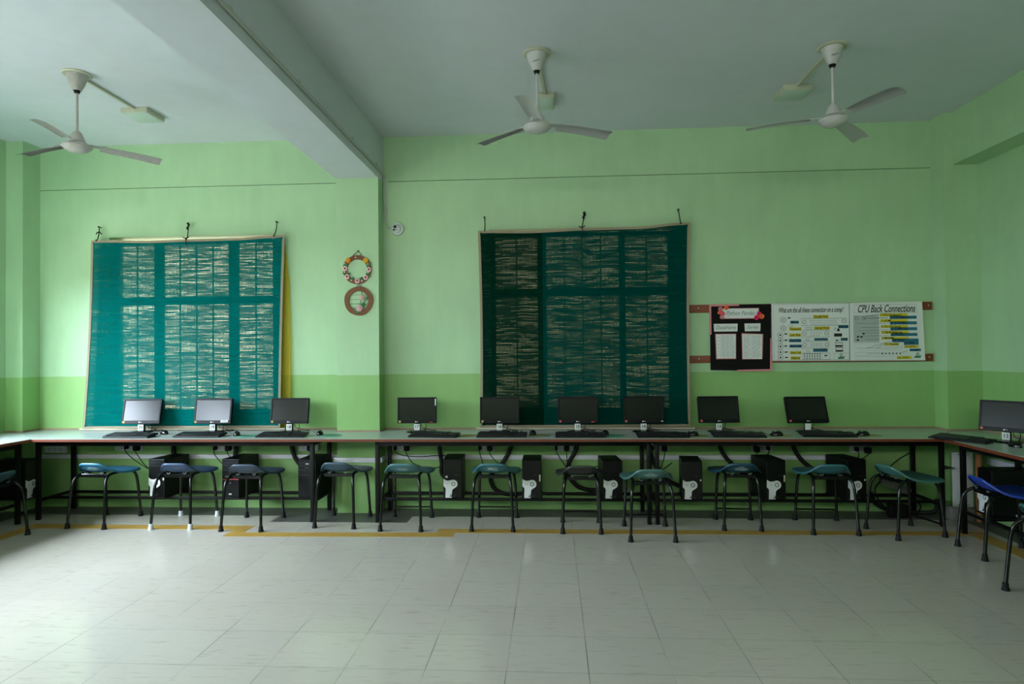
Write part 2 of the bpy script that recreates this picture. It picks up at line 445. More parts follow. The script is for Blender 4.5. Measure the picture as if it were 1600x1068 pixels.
# timber skirting where the worktop meets the walls
def skirt(b):
    b.box(-5.29, -2.11, 6.366, YB, .79, .806); b.box(-2.11, -1.67, 6.176, 6.19, .79, .803); b.box(-1.68, -1.667, 6.19, 6.38, .79, .803)
    b.box(-1.67, 3.61, 6.366, YB, .79, .806); b.box(3.606, 3.62, 6.17, 6.38, .79, .806); b.box(3.606, XR, 6.156, 6.17, .79, .806)
    b.box(XR-.014, XR, YR, 6.156, .79, .806); b.box(-5.31, -5.286, 6.15, 6.38, .79, .806); b.box(XL, -5.30, 6.146, 6.16, .79, .806)
struct('trim_11', skirt, mat('skirt_wood', (150, 128, 104), .6, noise=.1))
# windows behind the blinds
def window(name, x0, x1, mull, zb=.93, zt=2.765, tr=(2.07, 2.15)):
    def fr(b):
        y0, y1 = YB+.06, YB+.11
        b.box(x0, x0+.05, y0, y1, zb, 2.732, .004); b.box(x1-.05, x1, y0, y1, zb, 2.732, .004)
        b.box(x0+.05, x1-.05, y0, y1, zb, zb+.06, .004); b.box(x0+.05, x1-.05, y0, y1, 2.700, 2.732, .004)
        for a, c in mull: b.box(a, c, y0, y1, zb+.06, 2.70, .004)
        xs = [x0+.05]+[v for m_ in mull for v in m_]+[x1-.05]
        for i in range(0, len(xs), 2):
            b.box(xs[i], xs[i+1], y0+.004, y1-.004, tr[0], tr[1])
            n = max(1, round((xs[i+1]-xs[i])/.2))
            for k in range(1, n):
                xx = xs[i]+(xs[i+1]-xs[i])*k/n; b.box(xx-.006, xx+.006, y0+.02, y1-.02, zb+.06, 2.70)
    f = struct(name, fr, M_frame)
    gl = part('pane', None, lambda b: b.box(x0+.04, x1-.04, YB+.12, YB+.124, zb+.03, zt-.02), M_glass, f)
window('window_1', -4.55, -2.80, [(-4.11, -4.02), (-3.315, -3.22)])
window('window_2', -.61, 1.20, [(-.14, -.05), (.668, .73)], tr=(2.10, 2.18))
for i_, (y0, y1) in enumerate(((-2.2, -.5), (.9, 2.55), (2.95, 5.45))):
    def sw(b):
        for a in (y0, (y0+y1)/2-.025, y1-.05): b.box(XL-.15, XL-.09, a, a+.05, 1.03, 2.30)
        b.box(XL-.15, XL-.09, y0, y1, .98, 1.03); b.box(XL-.15, XL-.09, y0, y1, 2.30, 2.35)
    struct('window_%d' % (i_+3), sw, M_frame)
# neighbouring sunlit wall seen through the window openings
out_w = tag(part('boundary_wall', None, lambda b: b.box(-9, 7, 9.6, 9.8, -.1, 6.0), mat('sunlit_plaster', (236, 226, 190), .8, noise=.08, nscale=2)),
            'cream yellow plastered wall outside behind the two blind-covered windows', 'wall')
part('coping', None, lambda b: b.box(-9, 7, 9.55, 9.85, 6.0, 6.1), M_cream, out_w)
struct('ground', lambda b: b.box(-12, 12, YB+WT, 9.6, -.3, -.1), mat('outdoor_ground', (150, 140, 120), .9))

# ================================================================== worktops and steel desk frames
TOP, TB = .79, .768
def slab_with_lip(name, poly, front_edges, label, cat='desk'):
    o = part(name, None, lambda b: b.prismz(poly, TB, TOP), M_top); tag(o, label, cat)
    def lip(b):
        for (a, c) in front_edges:
            a = Vector((*a, 0)); c = Vector((*c, 0)); d = (c-a).normalized(); n = Vector((d.y, -d.x, 0))
            q = [a, c, c+n*.008, a+n*.008]
            b.prismz([(p.x, p.y) for p in q], TB-.004, TOP-.003)
    part('edge_lipping', None, lip, M_lip, o)
    return o
slab_with_lip('worktop', [(-4.79, 5.665), (3.27, 5.65), (3.60, 6.15), (3.60, 6.36), (-1.665, 6.36), (-1.665, 6.174), (-2.112, 6.174), (-2.112, 6.36), (-5.28, 6.36), (-5.28, 6.14), (-4.79, 5.665)][:-1],
              [((-4.79, 5.665), (3.27, 5.65))], 'long pale green worktop with brown edge along the back wall', 'worktop')
slab_with_lip('worktop', [(-5.47, YR+.6), (-4.785, YR+.6), (-4.79, 5.660), (-5.285, 6.135), (-5.47, 6.135)], [((-4.79, YR+.6), (-4.79, 5.665))][::-1],
              'pale worktop running along the left wall under the side windows', 'worktop')
slab_with_lip('worktop', [(3.915, YR+.6), (3.09, YR+.6), (3.275, 5.645), (3.605, 6.145), (3.915, 6.145)], [((3.275, 5.65), (3.09, YR+.6))],
              'pale green worktop running along the right wall', 'worktop')

def desk_frame(x0, x1, y0, y1, label, rails=True, M=None, skipx=None, midlegs=()):
    t = thing('desk_frame', label, 'desk frame', group='black steel frames under the worktops')
    s = .036
    def leg(a, c): return lambda b: b.box(a-s/2, a+s/2, c-s/2, c+s/2, 0, TB-.005, .003)
    for a in (x0, x1) + tuple(midlegs):
        for c in (y0, y1): part('leg', None, leg(a, c), M_iron, t, M)
    def apr(b):
        for c in (y0, y1): b.box(x0+s/2, x1-s/2, c-.014, c+.014, .700, TB-.005, .002)
        for a in (x0, x1): b.box(a-.014, a+.014, y0+s/2, y1-s/2, .700, TB-.005, .002)
    part('apron', None, apr, M_iron, t, M)
    def ra(b):
        for a in (x0, x1): b.box(a-.014, a+.014, y0+s/2, y1-s/2, .170, .196, .002)
        for c in (y0+(y1-y0)*.34, y0+(y1-y0)*.90): b.box(x0+.014, x1-.014, c-.014, c+.014, .168, .194, .002)
    part('shelf_rail', None, ra, M_iron, t, M)
    return t
desk_frame(-4.88, -2.222, 5.86, 6.31, 'black steel desk frame under the back worktop, left of the pillar')
desk_frame(-1.612, .852, 5.86, 6.31, 'black steel desk frame under the back worktop, from the pillar to the middle')
desk_frame(.925, 3.372, 5.86, 6.31, 'black steel desk frame under the back worktop, from the middle to the right corner')
M90 = None
desk_frame(-5.42, -4.95, 3.4, 5.70, 'black steel desk frame under the left wall worktop')
desk_frame(3.42, 3.86, 3.2, 5.64, 'black steel desk frame under the right wall worktop')

# ================================================================== stools
SEAT_EDGE = [(0, -.195, .580), (.045, -.194, .580), (.085, -.189, .577), (.112, -.176, .566), (.136, -.150, .543), (.158, -.118, .516), (.178, -.078, .495), (.194, -.030, .482), (.206, .03, .475),
             (.214, .09, .472), (.219, .135, .474), (.217, .170, .478), (.203, .190, .481), (.16, .199, .485), (.08, .203, .487), (0, .204, .488)]
def seat_fn(b):
    """polypropylene shell: flat wide front, raised hump at the back, rolled rim all round"""
    b.keep = True
    E_ = smooth_path(SEAT_EDGE, 3)
    ring_ = E_ + [Vector((-p.x, p.y, p.z)) for p in E_[-2:0:-1]]
    c = Vector((0, .02, 0)); zs = .486
    rs = [.18, .36, .52, .64, .74, .82, .89, .95, .985, 1.0]
    vs = [(0, .02, zs-.003)]; n = len(ring_)
    for r_ in rs:
        g_ = max(0, (r_-.55)/.45)**1.6
        for p in ring_:
            q = c+(Vector((p.x, p.y, 0))-c)*r_; vs.append((q.x, q.y, zs-.003*(1-r_)+(p.z-zs)*g_))
    for dz, k in ((-.002, 1.018), (-.009, 1.026), (-.018, 1.026)):
        for p in ring_:
            q = c+(Vector((p.x, p.y, 0))-c)*k; vs.append((q.x, q.y, p.z+dz))
    f = [(0, 1+i, 1+(i+1) % n) for i in range(n)]
    for k in range(len(rs)+2):
        for i in range(n):
            j = (i+1) % n; o1 = 1+k*n; o2 = 1+(k+1)*n
            f.append((o1+i, o2+i, o2+j, o1+j))
    b._geom(vs, f)
    bmesh.ops.recalc_face_normals(b.b, faces=b.b.faces)
    top = max(b.b.faces, key=lambda f_: f_.calc_area())
    if top.normal.z < 0: bmesh.ops.reverse_faces(b.b, faces=b.b.faces)
    bmesh.ops.solidify(b.b, geom=b.b.faces[:], thickness=.005)
def leg_fn(sx, sy, W, D):
    """half of an arched side tube: foot, sweep, crown"""
    def f(b):
        x, y = sx*W/2, sy*D/2; r = .0125
        p = smooth_path([(x, y, .028), (x*.955, y*.93, .22), (x*.91, y*.86, .37), (x*.86, y*.76, .432), (x*.80, y*.56, .462), (x*.77, y*.3, .468), (x*.77, 0, .468)], 5)
        b.tube(p, r, 12)
    return f
def cap_fn(sx, sy, W, D):
    def f(b):
        x, y = sx*W/2, sy*D/2
        b.lathe([(.0001, 0), (.023, 0), (.0235, .006), (.0185, .026), (.0175, .048), (.0130, .050)], (x, y, 0), 16)
    return f
def emblem_fn(kind):
    def f(b):
        def P(x, z):   # on the outward-leaning back face
            g_ = max(0, (z-.486)/.095); r_ = .55+.45*g_**.625
            return (x, .02-.215*r_-.0075+.25*x*x, z-.004)
        n = 24
        if kind == 'box':
            b.tube([P(-.046, .541), P(0, .541), P(.042, .539), P(.046, .515), P(.02, .513), P(-.046, .523)], .0022, 5, closed=True)
            for k in range(4): b.tube([P(-.040, .526+.0035*k), P(0, .522+.004*k)], .0018, 5)
        else:
            b.tube([P(.054*math.cos(2*PI*i/n), .526+.013*math.sin(2*PI*i/n)) for i in range(n)], .0016, 5, closed=True)
        if kind == 'crown':
            b.tube([P(-.022, .544), P(-.012, .553), P(-.004, .545), P(.004, .555), P(.012, .545), P(.022, .551)], .0015, 5)
        b.tube(smooth_path([P(-.036+.0072*i, .526+(.007 if i % 2 else -.006)) for i in range(11)], 3), .0022, 5)
        b.tube(smooth_path([P(-.030+.0080*i, .528+(-.006 if i % 2 else .005)) for i in range(8)], 3), .0013, 5)
    return f
def stool(x, y, rz, col, cname, label, white=False, W=.36, D=.48, stretcher=True, emblem=None, n=0):
    t = thing('school_stool', label, 'stool', (x, y, 0), R(rz), 'moulded plastic stools at the desks')
    m = mat('seat_plastic_'+cname, col, .34, noise=.06, nscale=14, spec=.5)
    s = part('seat', 'seat', seat_fn, m, t, smooth=60)
    if emblem: part('badge', 'badge'+emblem, emblem_fn(emblem), mat('worn_white', (150, 172, 168), .6), s)
    for sx in (-1, 1):
        for sy in (-1, 1):
            l = part('leg', ('leg', sx, sy, W, D), leg_fn(sx, sy, W, D), M_tube, t)
            part('rubber_foot', ('cap', sx, sy, W, D), cap_fn(sx, sy, W, D), M_wrub if white else M_rub, l)
    for yy in (-.125, .125): part('seat_rail', ('rail', W, D, yy), lambda b: b.cyl((-W*.385, yy*D/.48, .463), (W*.385, yy*D/.48, .463), .0085, 10), M_tube, t)
    part('rail_flange', ('flange', W, D), lambda b: b.box(-W*.37, W*.37, -.1385*D/.48, -.1365*D/.48, .440, .466), M_tube, t)
    for xx in (-.075, .075): part('rivet', ('bolt', xx), lambda b: b.tube([(xx-.016, -.142, .486), (xx-.004, -.144, .475), (xx+.004, -.144, .475), (xx+.016, -.142, .488)], .0024, 6), mat('pale_rivet', (120, 138, 134), .5), t)
    if stretcher: part('stretcher', ('st', W, D), lambda b: b.cyl((-W*.485, D*.48, .10), (W*.485, D*.48, .10), .008, 10), M_tube, t)
    return t
stool(-4.179, 5.806, -3, (49, 108, 134), 'blue', 'bright blue stool nearest the left corner, no tower behind it', stretcher=False, emblem='oval')
stool(-3.410, 5.811, 1, (55, 77, 108), 'navy', 'slate blue stool with white rubber feet', white=True, stretcher=False)
stool(-2.738, 5.763, 0, (54, 71, 91), 'slate', 'dark slate blue stool in front of the red-trimmed computer tower', stretcher=False)
stool(-1.936, 5.866, -3, (59, 82, 97), 'steel', 'grey blue stool standing in front of the pillar', stretcher=False, D=.44)
stool(-1.329, 5.811, -1, (71, 114, 119), 'teal', 'light teal stool just right of the pillar with oval badge', emblem='oval')
stool(-.528, 5.823, -1, (54, 106, 113), 'green_teal', 'teal stool with a square worn badge below the left part of the dark blind', emblem='box')
stool(.240, 5.722, -1, (40, 44, 42), 'charcoal', 'all black stool with a charcoal seat', W=.325, D=.37)
stool(.802, 5.560, 0, (71, 113, 108), 'sea', 'scuffed sea green stool pulled out in front of the middle desk legs', emblem='crown')
stool(1.625, 5.854, -3, (22, 66, 84), 'petrol', 'dark petrol blue stool with a worn badge, below the black pin-up board', W=.31, D=.38, emblem='crown')
stool(2.359, 5.802, -3, (52, 104, 111), 'lagoon', 'teal stool without badge between the last two key-plate towers on the right')
stool(2.944, 5.649, -76, (62, 108, 102), 'jade', 'green stool turned sideways at the right corner of the desks', D=.44)
stool(3.37, 5.09, -94, (32, 64, 160), 'royal', 'royal blue stool at the right wall worktop', D=.46)
stool(3.10, 4.15, -92, (49, 102, 97), 'mint', 'stool nearest the camera at the right edge, mostly only its legs in frame', D=.46)
stool(-4.80, 5.19, 90, (44, 71, 77), 'dusk', 'dark teal stool at the left wall worktop, cut by the left edge', D=.46)

# ================================================================== computers
def screen_fn(b): b.box(-.172, .172, -.0045, -.0020, .034, .232)
def shell_fn(b):
    # bezel ring in front, rounded back housing behind
    b.box(-.188, .188, -.002, .030, .002, .250, .008)
    for a in ((-.188, -.170, .0, .250), (.170, .188, .0, .250)): b.box(a[0], a[1], -.008, 0, a[2]+.002, a[3], .003)
    b.box(-.172, .172, -.008, 0, .002, .034, .002); b.box(-.172, .172, -.008, 0, .232, .250, .002)
    b.box(-.13, .13, .028, .055, .03, .21, .014)
def monitor(x, y, rz, tilt, label, number=None, sticker=None, cname=None, extras=()):
    t = thing('monitor', label, 'monitor', (x, y, TOP), R(rz), 'flat screen monitors on the worktops')
    part('base', 'mbase', lambda b: (b.lathe([(.0001, 0), (.105, 0), (.108, .004), (.09, .012), (.02, .016), (.0001, .016)], (0, .02, 0), 32),), M_gloss, t)
    nk = part('neck', 'mneck', lambda b: b.box(-.024, .024, .030, .052, .012, .15, .004), M_mblack, t)
    head = bpy.data.objects.new('display', None)
    M = Matrix.Translation((0, 0, .083)) @ Matrix.Rotation(R(-tilt), 4, 'X')
    bpy.data.objects.remove(head)
    sh = part('casing', 'mshell', shell_fn, mat('bezel_plastic', (5, 6, 8), .42, spec=.22), t, M)
    sc = part('screen', 'mscreen', screen_fn, M_screen, t, M)
    lg = part('logo', 'mlogo', lambda b: b.cyl((-.010, -.0078, .017), (-.010, -.0092, .017), .0062, 16), mat('logo_white', (225, 228, 230), .4), sh)
    text('logo_letters', 'LG', .013, MATS['logo_white'], (.006, -.0086, .017), sh)
    if sticker:
        part('sticker', 'mst', lambda b: b.cyl((-.165, -.0078, .019), (-.165, -.0092, .019), .0105, 20), M_ystk if sticker == 'y' else M_rstk, sh)
        part('sticker_emblem', 'mst2', lambda b: b.prism([(-.165+.006*math.cos(PI/2+2*PI*k/5), .019+.006*math.sin(PI/2+2*PI*k/5)) for k in range(5)], -.0100, -.0090), M_ink if sticker == 'y' else M_red, sh)
    if 'red' in extras: part('red_label', 'mrl', lambda b: b.box(.125, .152, -.0092, -.0078, .010, .018), M_red, sh)
    if 'barcode' in extras:
        q = part('paper_label', 'mbc', lambda b: b.box(.088, .160, -.0094, -.0078, .014, .036), M_paper, sh)
        part('label_print', 'mbc2', lambda b: [b.box(.094+.006*i, .096+.006*i+(i % 3)*.001, -.0100, -.0093, .020, .031) for i in range(10)], M_grey, q)
    if 'white' in extras: part('white_label', 'mwl', lambda b: b.box(.160, .176, -.0094, -.0078, .014, .022), M_paper, sh)
    if 'side' in extras: part('white_label', 'mwl2', lambda b: b.box(.174, .184, -.0094, -.0078, .17, .235), M_paper, sh)
    tg = part('number_tag', 'mtag', lambda b: b.box(-.027, .027, .020, .0222, .0185, .078, .001), M_paper, t, Matrix.Translation((-.003, -.012, 0))) if number is not None else None
    if number:
        text('numeral', number, .040, M_ink, (-.003+.003, .0190, .050), tg, offset=.0006)
        part('fold_line', 'mfold', lambda b: b.box(-.026, .026, .0192, .0202, .026, .0275), M_grey, tg)
    part('cable', 'mcab', lambda b: (b.tube(smooth_path([(.06, .06, .13), (.075, .07, .07), (.06, .09, .015), (.02, .13, .006), (.10, .17, .006), (.16, .12, .006)], 5), .0032, 6),
                                     b.tube(smooth_path([(.03, .06, .12), (.03, .09, .04), (.09, .11, .02), (.12, .06, .006), (.17, .09, .006)], 5), .0025, 6)), M_cord, t)
    return t
def keyboard(x, y, rz, label, z=TOP):
    t = thing('keyboard', label, 'keyboard', (x, y, z), R(rz), 'black keyboards on the worktops')
    T_ = Matrix.Translation((0, 0, .004)) @ Matrix.Rotation(R(7), 4, 'X')
    part('case', 'kcase', lambda b: (b.box(-.225, .225, -.078, .078, .002, .020, .005, M=T_), b.box(-.22, .22, -.070, -.05, 0, .008), b.box(-.20, .20, .055, .070, 0, .022)), M_black, t)
    def keys(b):
        for r_ in range(6):
            yy = -.058+.0205*r_+(.006 if r_ == 5 else 0)
            n = 15
            for k in range(n):
                xx = -.207+.0192*k
                if r_ == 0 and 3 <= k <= 8:
                    if k == 3: b.box(xx, xx+.0192*6-.003, yy, yy+.016, .020, .0285, .0015, M=T_, seg=1)
                    continue
                b.box(xx, xx+.0162, yy, yy+.016, .020, .0285, .0018, M=T_, seg=1)
            for k in range(3):
                if r_ in (0, 3, 4, 5) or (r_ == 1 and k == 1): b.box(.088+.0192*k, .1042+.0192*k, yy, yy+.016, .020, .0285, .0018, M=T_, seg=1)
            for k in range(4):
                if r_ < 5: b.box(.152+.0175*k-.004, .152+.0175*k+.011, yy, yy+.016, .020, .0285, .0018, M=T_, seg=1)
    part('keycaps', 'kkeys', keys, M_key, t)
    return t
def mouse(x, y, rz, label, z=TOP, cord=True, mz=0):
    t = thing('computer_mouse', label, 'mouse', (x, y, z), R(rz), 'black computer mice on the worktops')
    def body(b):
        b.keep = True
        prof = lambda s_: .0001+math.sin(PI*min(1, max(0, s_)))**.55
        def fn(a, v):
            th = -PI+2*PI*a; ph = v*PI/2
            return (.031*math.cos(th)*math.cos(ph)**.6, .054*math.sin(th)*math.cos(ph)**.6, .003+.034*math.sin(ph)*(1-.15*math.sin(th)))
        b.grid(fn, 28, 9)
        b.prismz([(.031*math.cos(2*PI*i/28), .054*math.sin(2*PI*i/28)) for i in range(28)], 0, .004)
    part('shell', 'mobody', body, M_gloss, t, smooth=60)
    part('scroll_wheel', 'mowheel', lambda b: b.tube([(-.004, .028, .032), (.004, .028, .032)], .009, 14), M_rub, t)
    if cord: part('cord', 'mocord', lambda b: b.tube(smooth_path([(0, .054, .012), (.01, .08, .010), (-.02, .12, .03), (-.06, .14, .035), (-.09, .17, .008), (-.07, .22, .004)], 6), .0018, 6), M_cord, t)
    return t
def mouse_pad(x, y, col, cname, label, rx=.10, ry=.085):
    o = part('mouse_pad', ('pad', rx, ry), lambda b: b.prismz([(rx*math.cos(2*PI*i/36), ry*math.sin(2*PI*i/36)) for i in range(36)], 0, .003), mat('pad_'+cname, col, .75))
    o.location = (x, y, TOP); tag(o, label, 'mouse pad', 'round mouse pads on the worktop'); return o

PLATE = [(5, 350), (40, 325), (80, 315), (120, 320)] + [(180+78*math.cos(R(a)), 255+78*math.sin(R(a))) for a in range(112, -56, -12)] + [(168, 158), (156, 120), (150, 5), (34, 5), (40, 150), (38, 180), (0, 220)]
def tower(x, y, rz, label, style='key', H_=.365, extras=(), z=.196):
    """x,y = middle of the front face; depth runs away from it"""
    t = thing('computer_tower', label, 'computer tower', (x, y, z), R(rz), 'black computer towers under the worktops')
    W2 = .088; D = .34
    part('stand_plate', ('cplate', H_), lambda b: b.box(-W2-.008, W2+.008, -.012, D, -.002, .006, .002), M_iron, t)
    part('case', ('ccase', H_), lambda b: b.box(-W2, W2, .02, D, .006, H_, .003), mat('case_steel', (8, 9, 9), .42, spec=.25), t)
    fr = part('front_bezel', ('cbez', H_, style), lambda b: b.box(-W2, W2, 0, .022, .006, H_, .006), M_black if style != 'plain' else M_mblack, t)
    def bays(b):
        if style == 'key':
            for zz in ((.30, .33, .355) if 'lines' in extras else ()): b.box(-W2+.006, W2-.006, -.0008, .001, zz, zz+.0016)
            b.box(.015, .05, -.0012, .001, .218, .2205)
        else:
            for zz in (.215, .262, .305, .330): b.box(-W2+.010, W2-.010, -.0010, .001, zz, zz+.0018)
            b.box(-.02, .02, -.003, .001, .280, .286)
    part('drive_bay_line', ('cbay', style, 'lines' in extras), bays, mat('bay_grey', (66, 70, 74), .4), fr)
    if style == 'key':
        u = .000505; x0 = -W2+.001
        kp = part('key_plate', 'ckey', lambda b: b.prism([(x0+p[0]*u, .010+p[1]*u) for p in PLATE], -.004, .0005), M_silver, t)
        cx, cz = x0+180*u, .010+255*u
        part('power_button', 'cbtn', lambda b: (b.lathe([(.0001, 0), (.012, 0), (.013, .003), (.018, .003), (.019, 0)], (0, 0, 0), 24, Matrix.Translation((cx, -.0038, cz)) @ Matrix.Rotation(PI/2, 4, 'X')),
                                                ), mat('button_grey', (92, 98, 100), .3), kp)
        part('button_hub', 'chub', lambda b: b.cyl((cx, -.004, cz), (cx, -.0085, cz), .009, 20), M_silver, kp)
        def pr(b):
            for i in range(6): b.box(cx-.036+.0095*i, cx-.030+.0095*i+(i % 2)*.002, -.0052, -.0038, .022, .030+(i % 3)*.006)
            b.tube([(cx-.03, -.0045, .038), (cx-.022, -.0045, .052), (cx-.018, -.0045, .042)], .001, 5)
            b.tube([(cx-.012, -.0045, .050), (cx-.002, -.0045, .062), (cx+.006, -.0045, .060), (cx, -.0045, .046)], .001, 5)
            b.box(cx-.062, cx-.044, -.0052, -.0038, cz-.001, cz+.0015)
        part('plate_print', 'cprint', pr, mat('plate_ink', (36, 40, 40), .6), kp)
    if style == 'red':
        part('red_trim', 'cred', lambda b: b.tube(smooth_path([(-W2+.004, -.002, .175), (-.03, -.004, .168), (.03, -.004, .178), (W2-.004, -.002, .172)], 5), .004, 8), M_red, fr)
        part('power_button', 'cbtn3', lambda b: b.cyl((0, 0, .14), (0, -.006, .14), .010, 18), mat('button_grey', (92, 98, 100), .3), fr)
        part('front_lamp', 'cleds', lambda b: [b.box(-.05+.022*i, -.042+.022*i, -.003, .001, .196, .202) for i in range(5)], M_silver, fr)
        part('badge', 'cbadge', lambda b: b.box(-.015, .012, -.003, .001, .03, .042), M_silver, fr)
    if style == 'plain': part('badge', 'cbadge2', lambda b: b.box(-.012, .018, -.003, .001, .318, .325), M_silver, fr)
    if 'tag' in extras: part('paper_label', 'ctag', lambda b: b.box(.068, .082, -.0015, .0005, .165, .225), mat('aged_label', (196, 200, 180), .6), fr)
    if 'chip' in extras: part('white_label', 'cchip', lambda b: b.box(-.068, -.048, -.0015, .0005, .196, .214), M_paper, fr)
    if 'spot' in extras: part('white_label', 'cspot', lambda b: b.box(.066, .078, -.0015, .0005, .176, .192), M_paper, fr)
    return t
tower(-3.775, 5.95, -8, 'tower with silver key plate behind the white-footed stool', extras=('lines', 'tag'))
tower(-3.05, 5.95, -6, 'glossy black tower with a red trim line on its front', style='red')
tower(-2.31, 5.95, -3, 'plain black tower without silver plate beside the left desk leg by the pillar', style='plain')
tower(-.93, 5.95, 3, 'key-plate tower with a tiny white square above its plate, first right of the pillar', extras=('chip',))
tower(-.20, 5.95, 0, 'key-plate tower with a long paper label, left of the black stool', extras=('tag',), H_=.355)
tower(.54, 5.95, 4, 'key-plate tower right of the black stool', H_=.35)
tower(1.25, 5.93, -6, 'key-plate tower right of the scuffed sea green stool', H_=.35, extras=('spot',))
tower(1.995, 5.95, 6, 'key-plate tower with a paper label, right of the petrol blue stool', extras=('tag',), H_=.36)
tower(2.70, 5.95, 9, 'key-plate tower behind the legs of the badge-less teal stool, last on the back wall', extras=('spot',))
tower(3.50, 5.50, 90-180, 'tower under the right wall worktop behind the royal blue stool', H_=.37)
tower(-4.97, 5.90, 90, 'tower in the shade under the left wall worktop', H_=.37)

GY = (128, 138, 92); GN = (66, 140, 112)
monitor(-4.060, 6.14, 4, 14, 'monitor with a pale reflecting screen, leftmost on the back worktop', '20', 'y')
monitor(-3.330, 6.14, 0, 10, 'monitor with pale reflecting screen and a paper label at its lower right corner', '19', 'y', extras=('barcode',))
monitor(-2.560, 6.14, 0, 10, 'dark-screened monitor tagged 18 at the right edge of the left blind', '18', 'y')
monitor(-1.300, 6.13, 1, 3, 'monitor tagged 17 directly right of the pillar', '17', 'y', extras=('red', 'side'))
monitor(-.505, 6.13, 0, 3, 'monitor with number 16, at the outer left of the three before the dark blind', '16', 'y')
monitor(.235, 6.12, 0, 3, 'monitor with number 15, before the middle of the dark blind', '15', 'r', extras=('red',))
monitor(.850, 6.12, 1, 4, 'monitor tagged 14 at the right side of the dark blind', '14', 'r', extras=('white',))
monitor(1.545, 6.12, 2, 12, 'monitor tagged 13 just right of the dark blind', '13', 'r')
monitor(2.345, 6.10, 3, 20, 'tilted-back monitor without a number tag, below the white wall charts', '', 'r')
monitor(3.62, 5.42, -52, 10, 'monitor tagged 12 on the right wall worktop, cut by the right edge', '12', 'r')

keyboard(-3.93, 5.80, -3, 'keyboard in front of the leftmost monitor, its keys shining')
keyboard(-3.28, 5.84, -2, 'keyboard in front of the monitor with the paper corner label')
keyboard(-2.495, 5.84, -1, 'keyboard between the left blind and the pillar, in front of a dark screen')
keyboard(-1.075, 5.82, -6, 'keyboard just right of the pillar, sticking out beyond its monitor')
keyboard(-.460, 5.82, 0, 'keyboard below the left edge of the dark green blind')
keyboard(.245, 5.80, 0, 'keyboard below the middle of the dark green blind')
keyboard(.965, 5.79, 0, 'keyboard below the right part of the dark green blind')
keyboard(1.625, 5.80, -4, 'keyboard below the black pin-up chart')
keyboard(2.395, 5.82, -3, 'keyboard in front of the tilted-back monitor')
keyboard(3.345, 5.53, -62, 'keyboard on the right wall worktop')

mouse_pad(-2.87+.03, 5.86, GN, 'green', 'green mouse pad below the right part of the left blind')
mouse_pad(-2.06, 5.90, GN, 'green', 'green mouse pad in front of the pillar')
mouse_pad(-.79, 5.86, (140, 132, 84), 'olive', 'olive mouse pad left of the dark green blind')
mouse_pad(-.125, 5.87, (112, 112, 70), 'brown', 'brown mouse pad below the left part of the dark blind')
mouse_pad(.535, 5.85, GN, 'green', 'green mouse pad below the dark green blind')
mouse_pad(1.28, 5.83, (120, 128, 78), 'moss', 'moss green mouse pad below the right edge of the dark blind')
mouse_pad(2.00, 5.84, (132, 132, 78), 'khaki', 'khaki mouse pad between the keyboards of the last two back wall monitors')
mouse_pad(2.76, 5.84, (138, 142, 88), 'sage', 'sage mouse pad right of the tilted-back monitor')
mouse(-3.73, 6.00, 60, 'mouse lying behind the leftmost keyboard', mz=0)
mouse(-2.95, 5.88, 20, 'mouse on the green pad below the left blind', z=TOP+.003)
mouse(-2.175, 5.93, 10, 'mouse beside the pillar on a green pad', z=TOP+.003)
mouse(-.185, 5.93, 10, 'mouse on the brown pad left of the middle of the dark blind', z=TOP+.003)
mouse(.475, 5.92, 10, 'mouse on the green pad below the dark green blind', z=TOP+.003)
mouse(1.235, 5.83, 75, 'mouse below the right edge of the dark green blind', z=TOP+.003)
mouse(1.965, 5.83, 75, 'mouse between the last two keyboards on the back wall', z=TOP+.003)
mouse(2.70, 5.83, 80, 'mouse right of the tilted-back monitor', z=TOP+.003)
mouse(3.52, 5.17, 10, 'mouse on the right wall worktop')

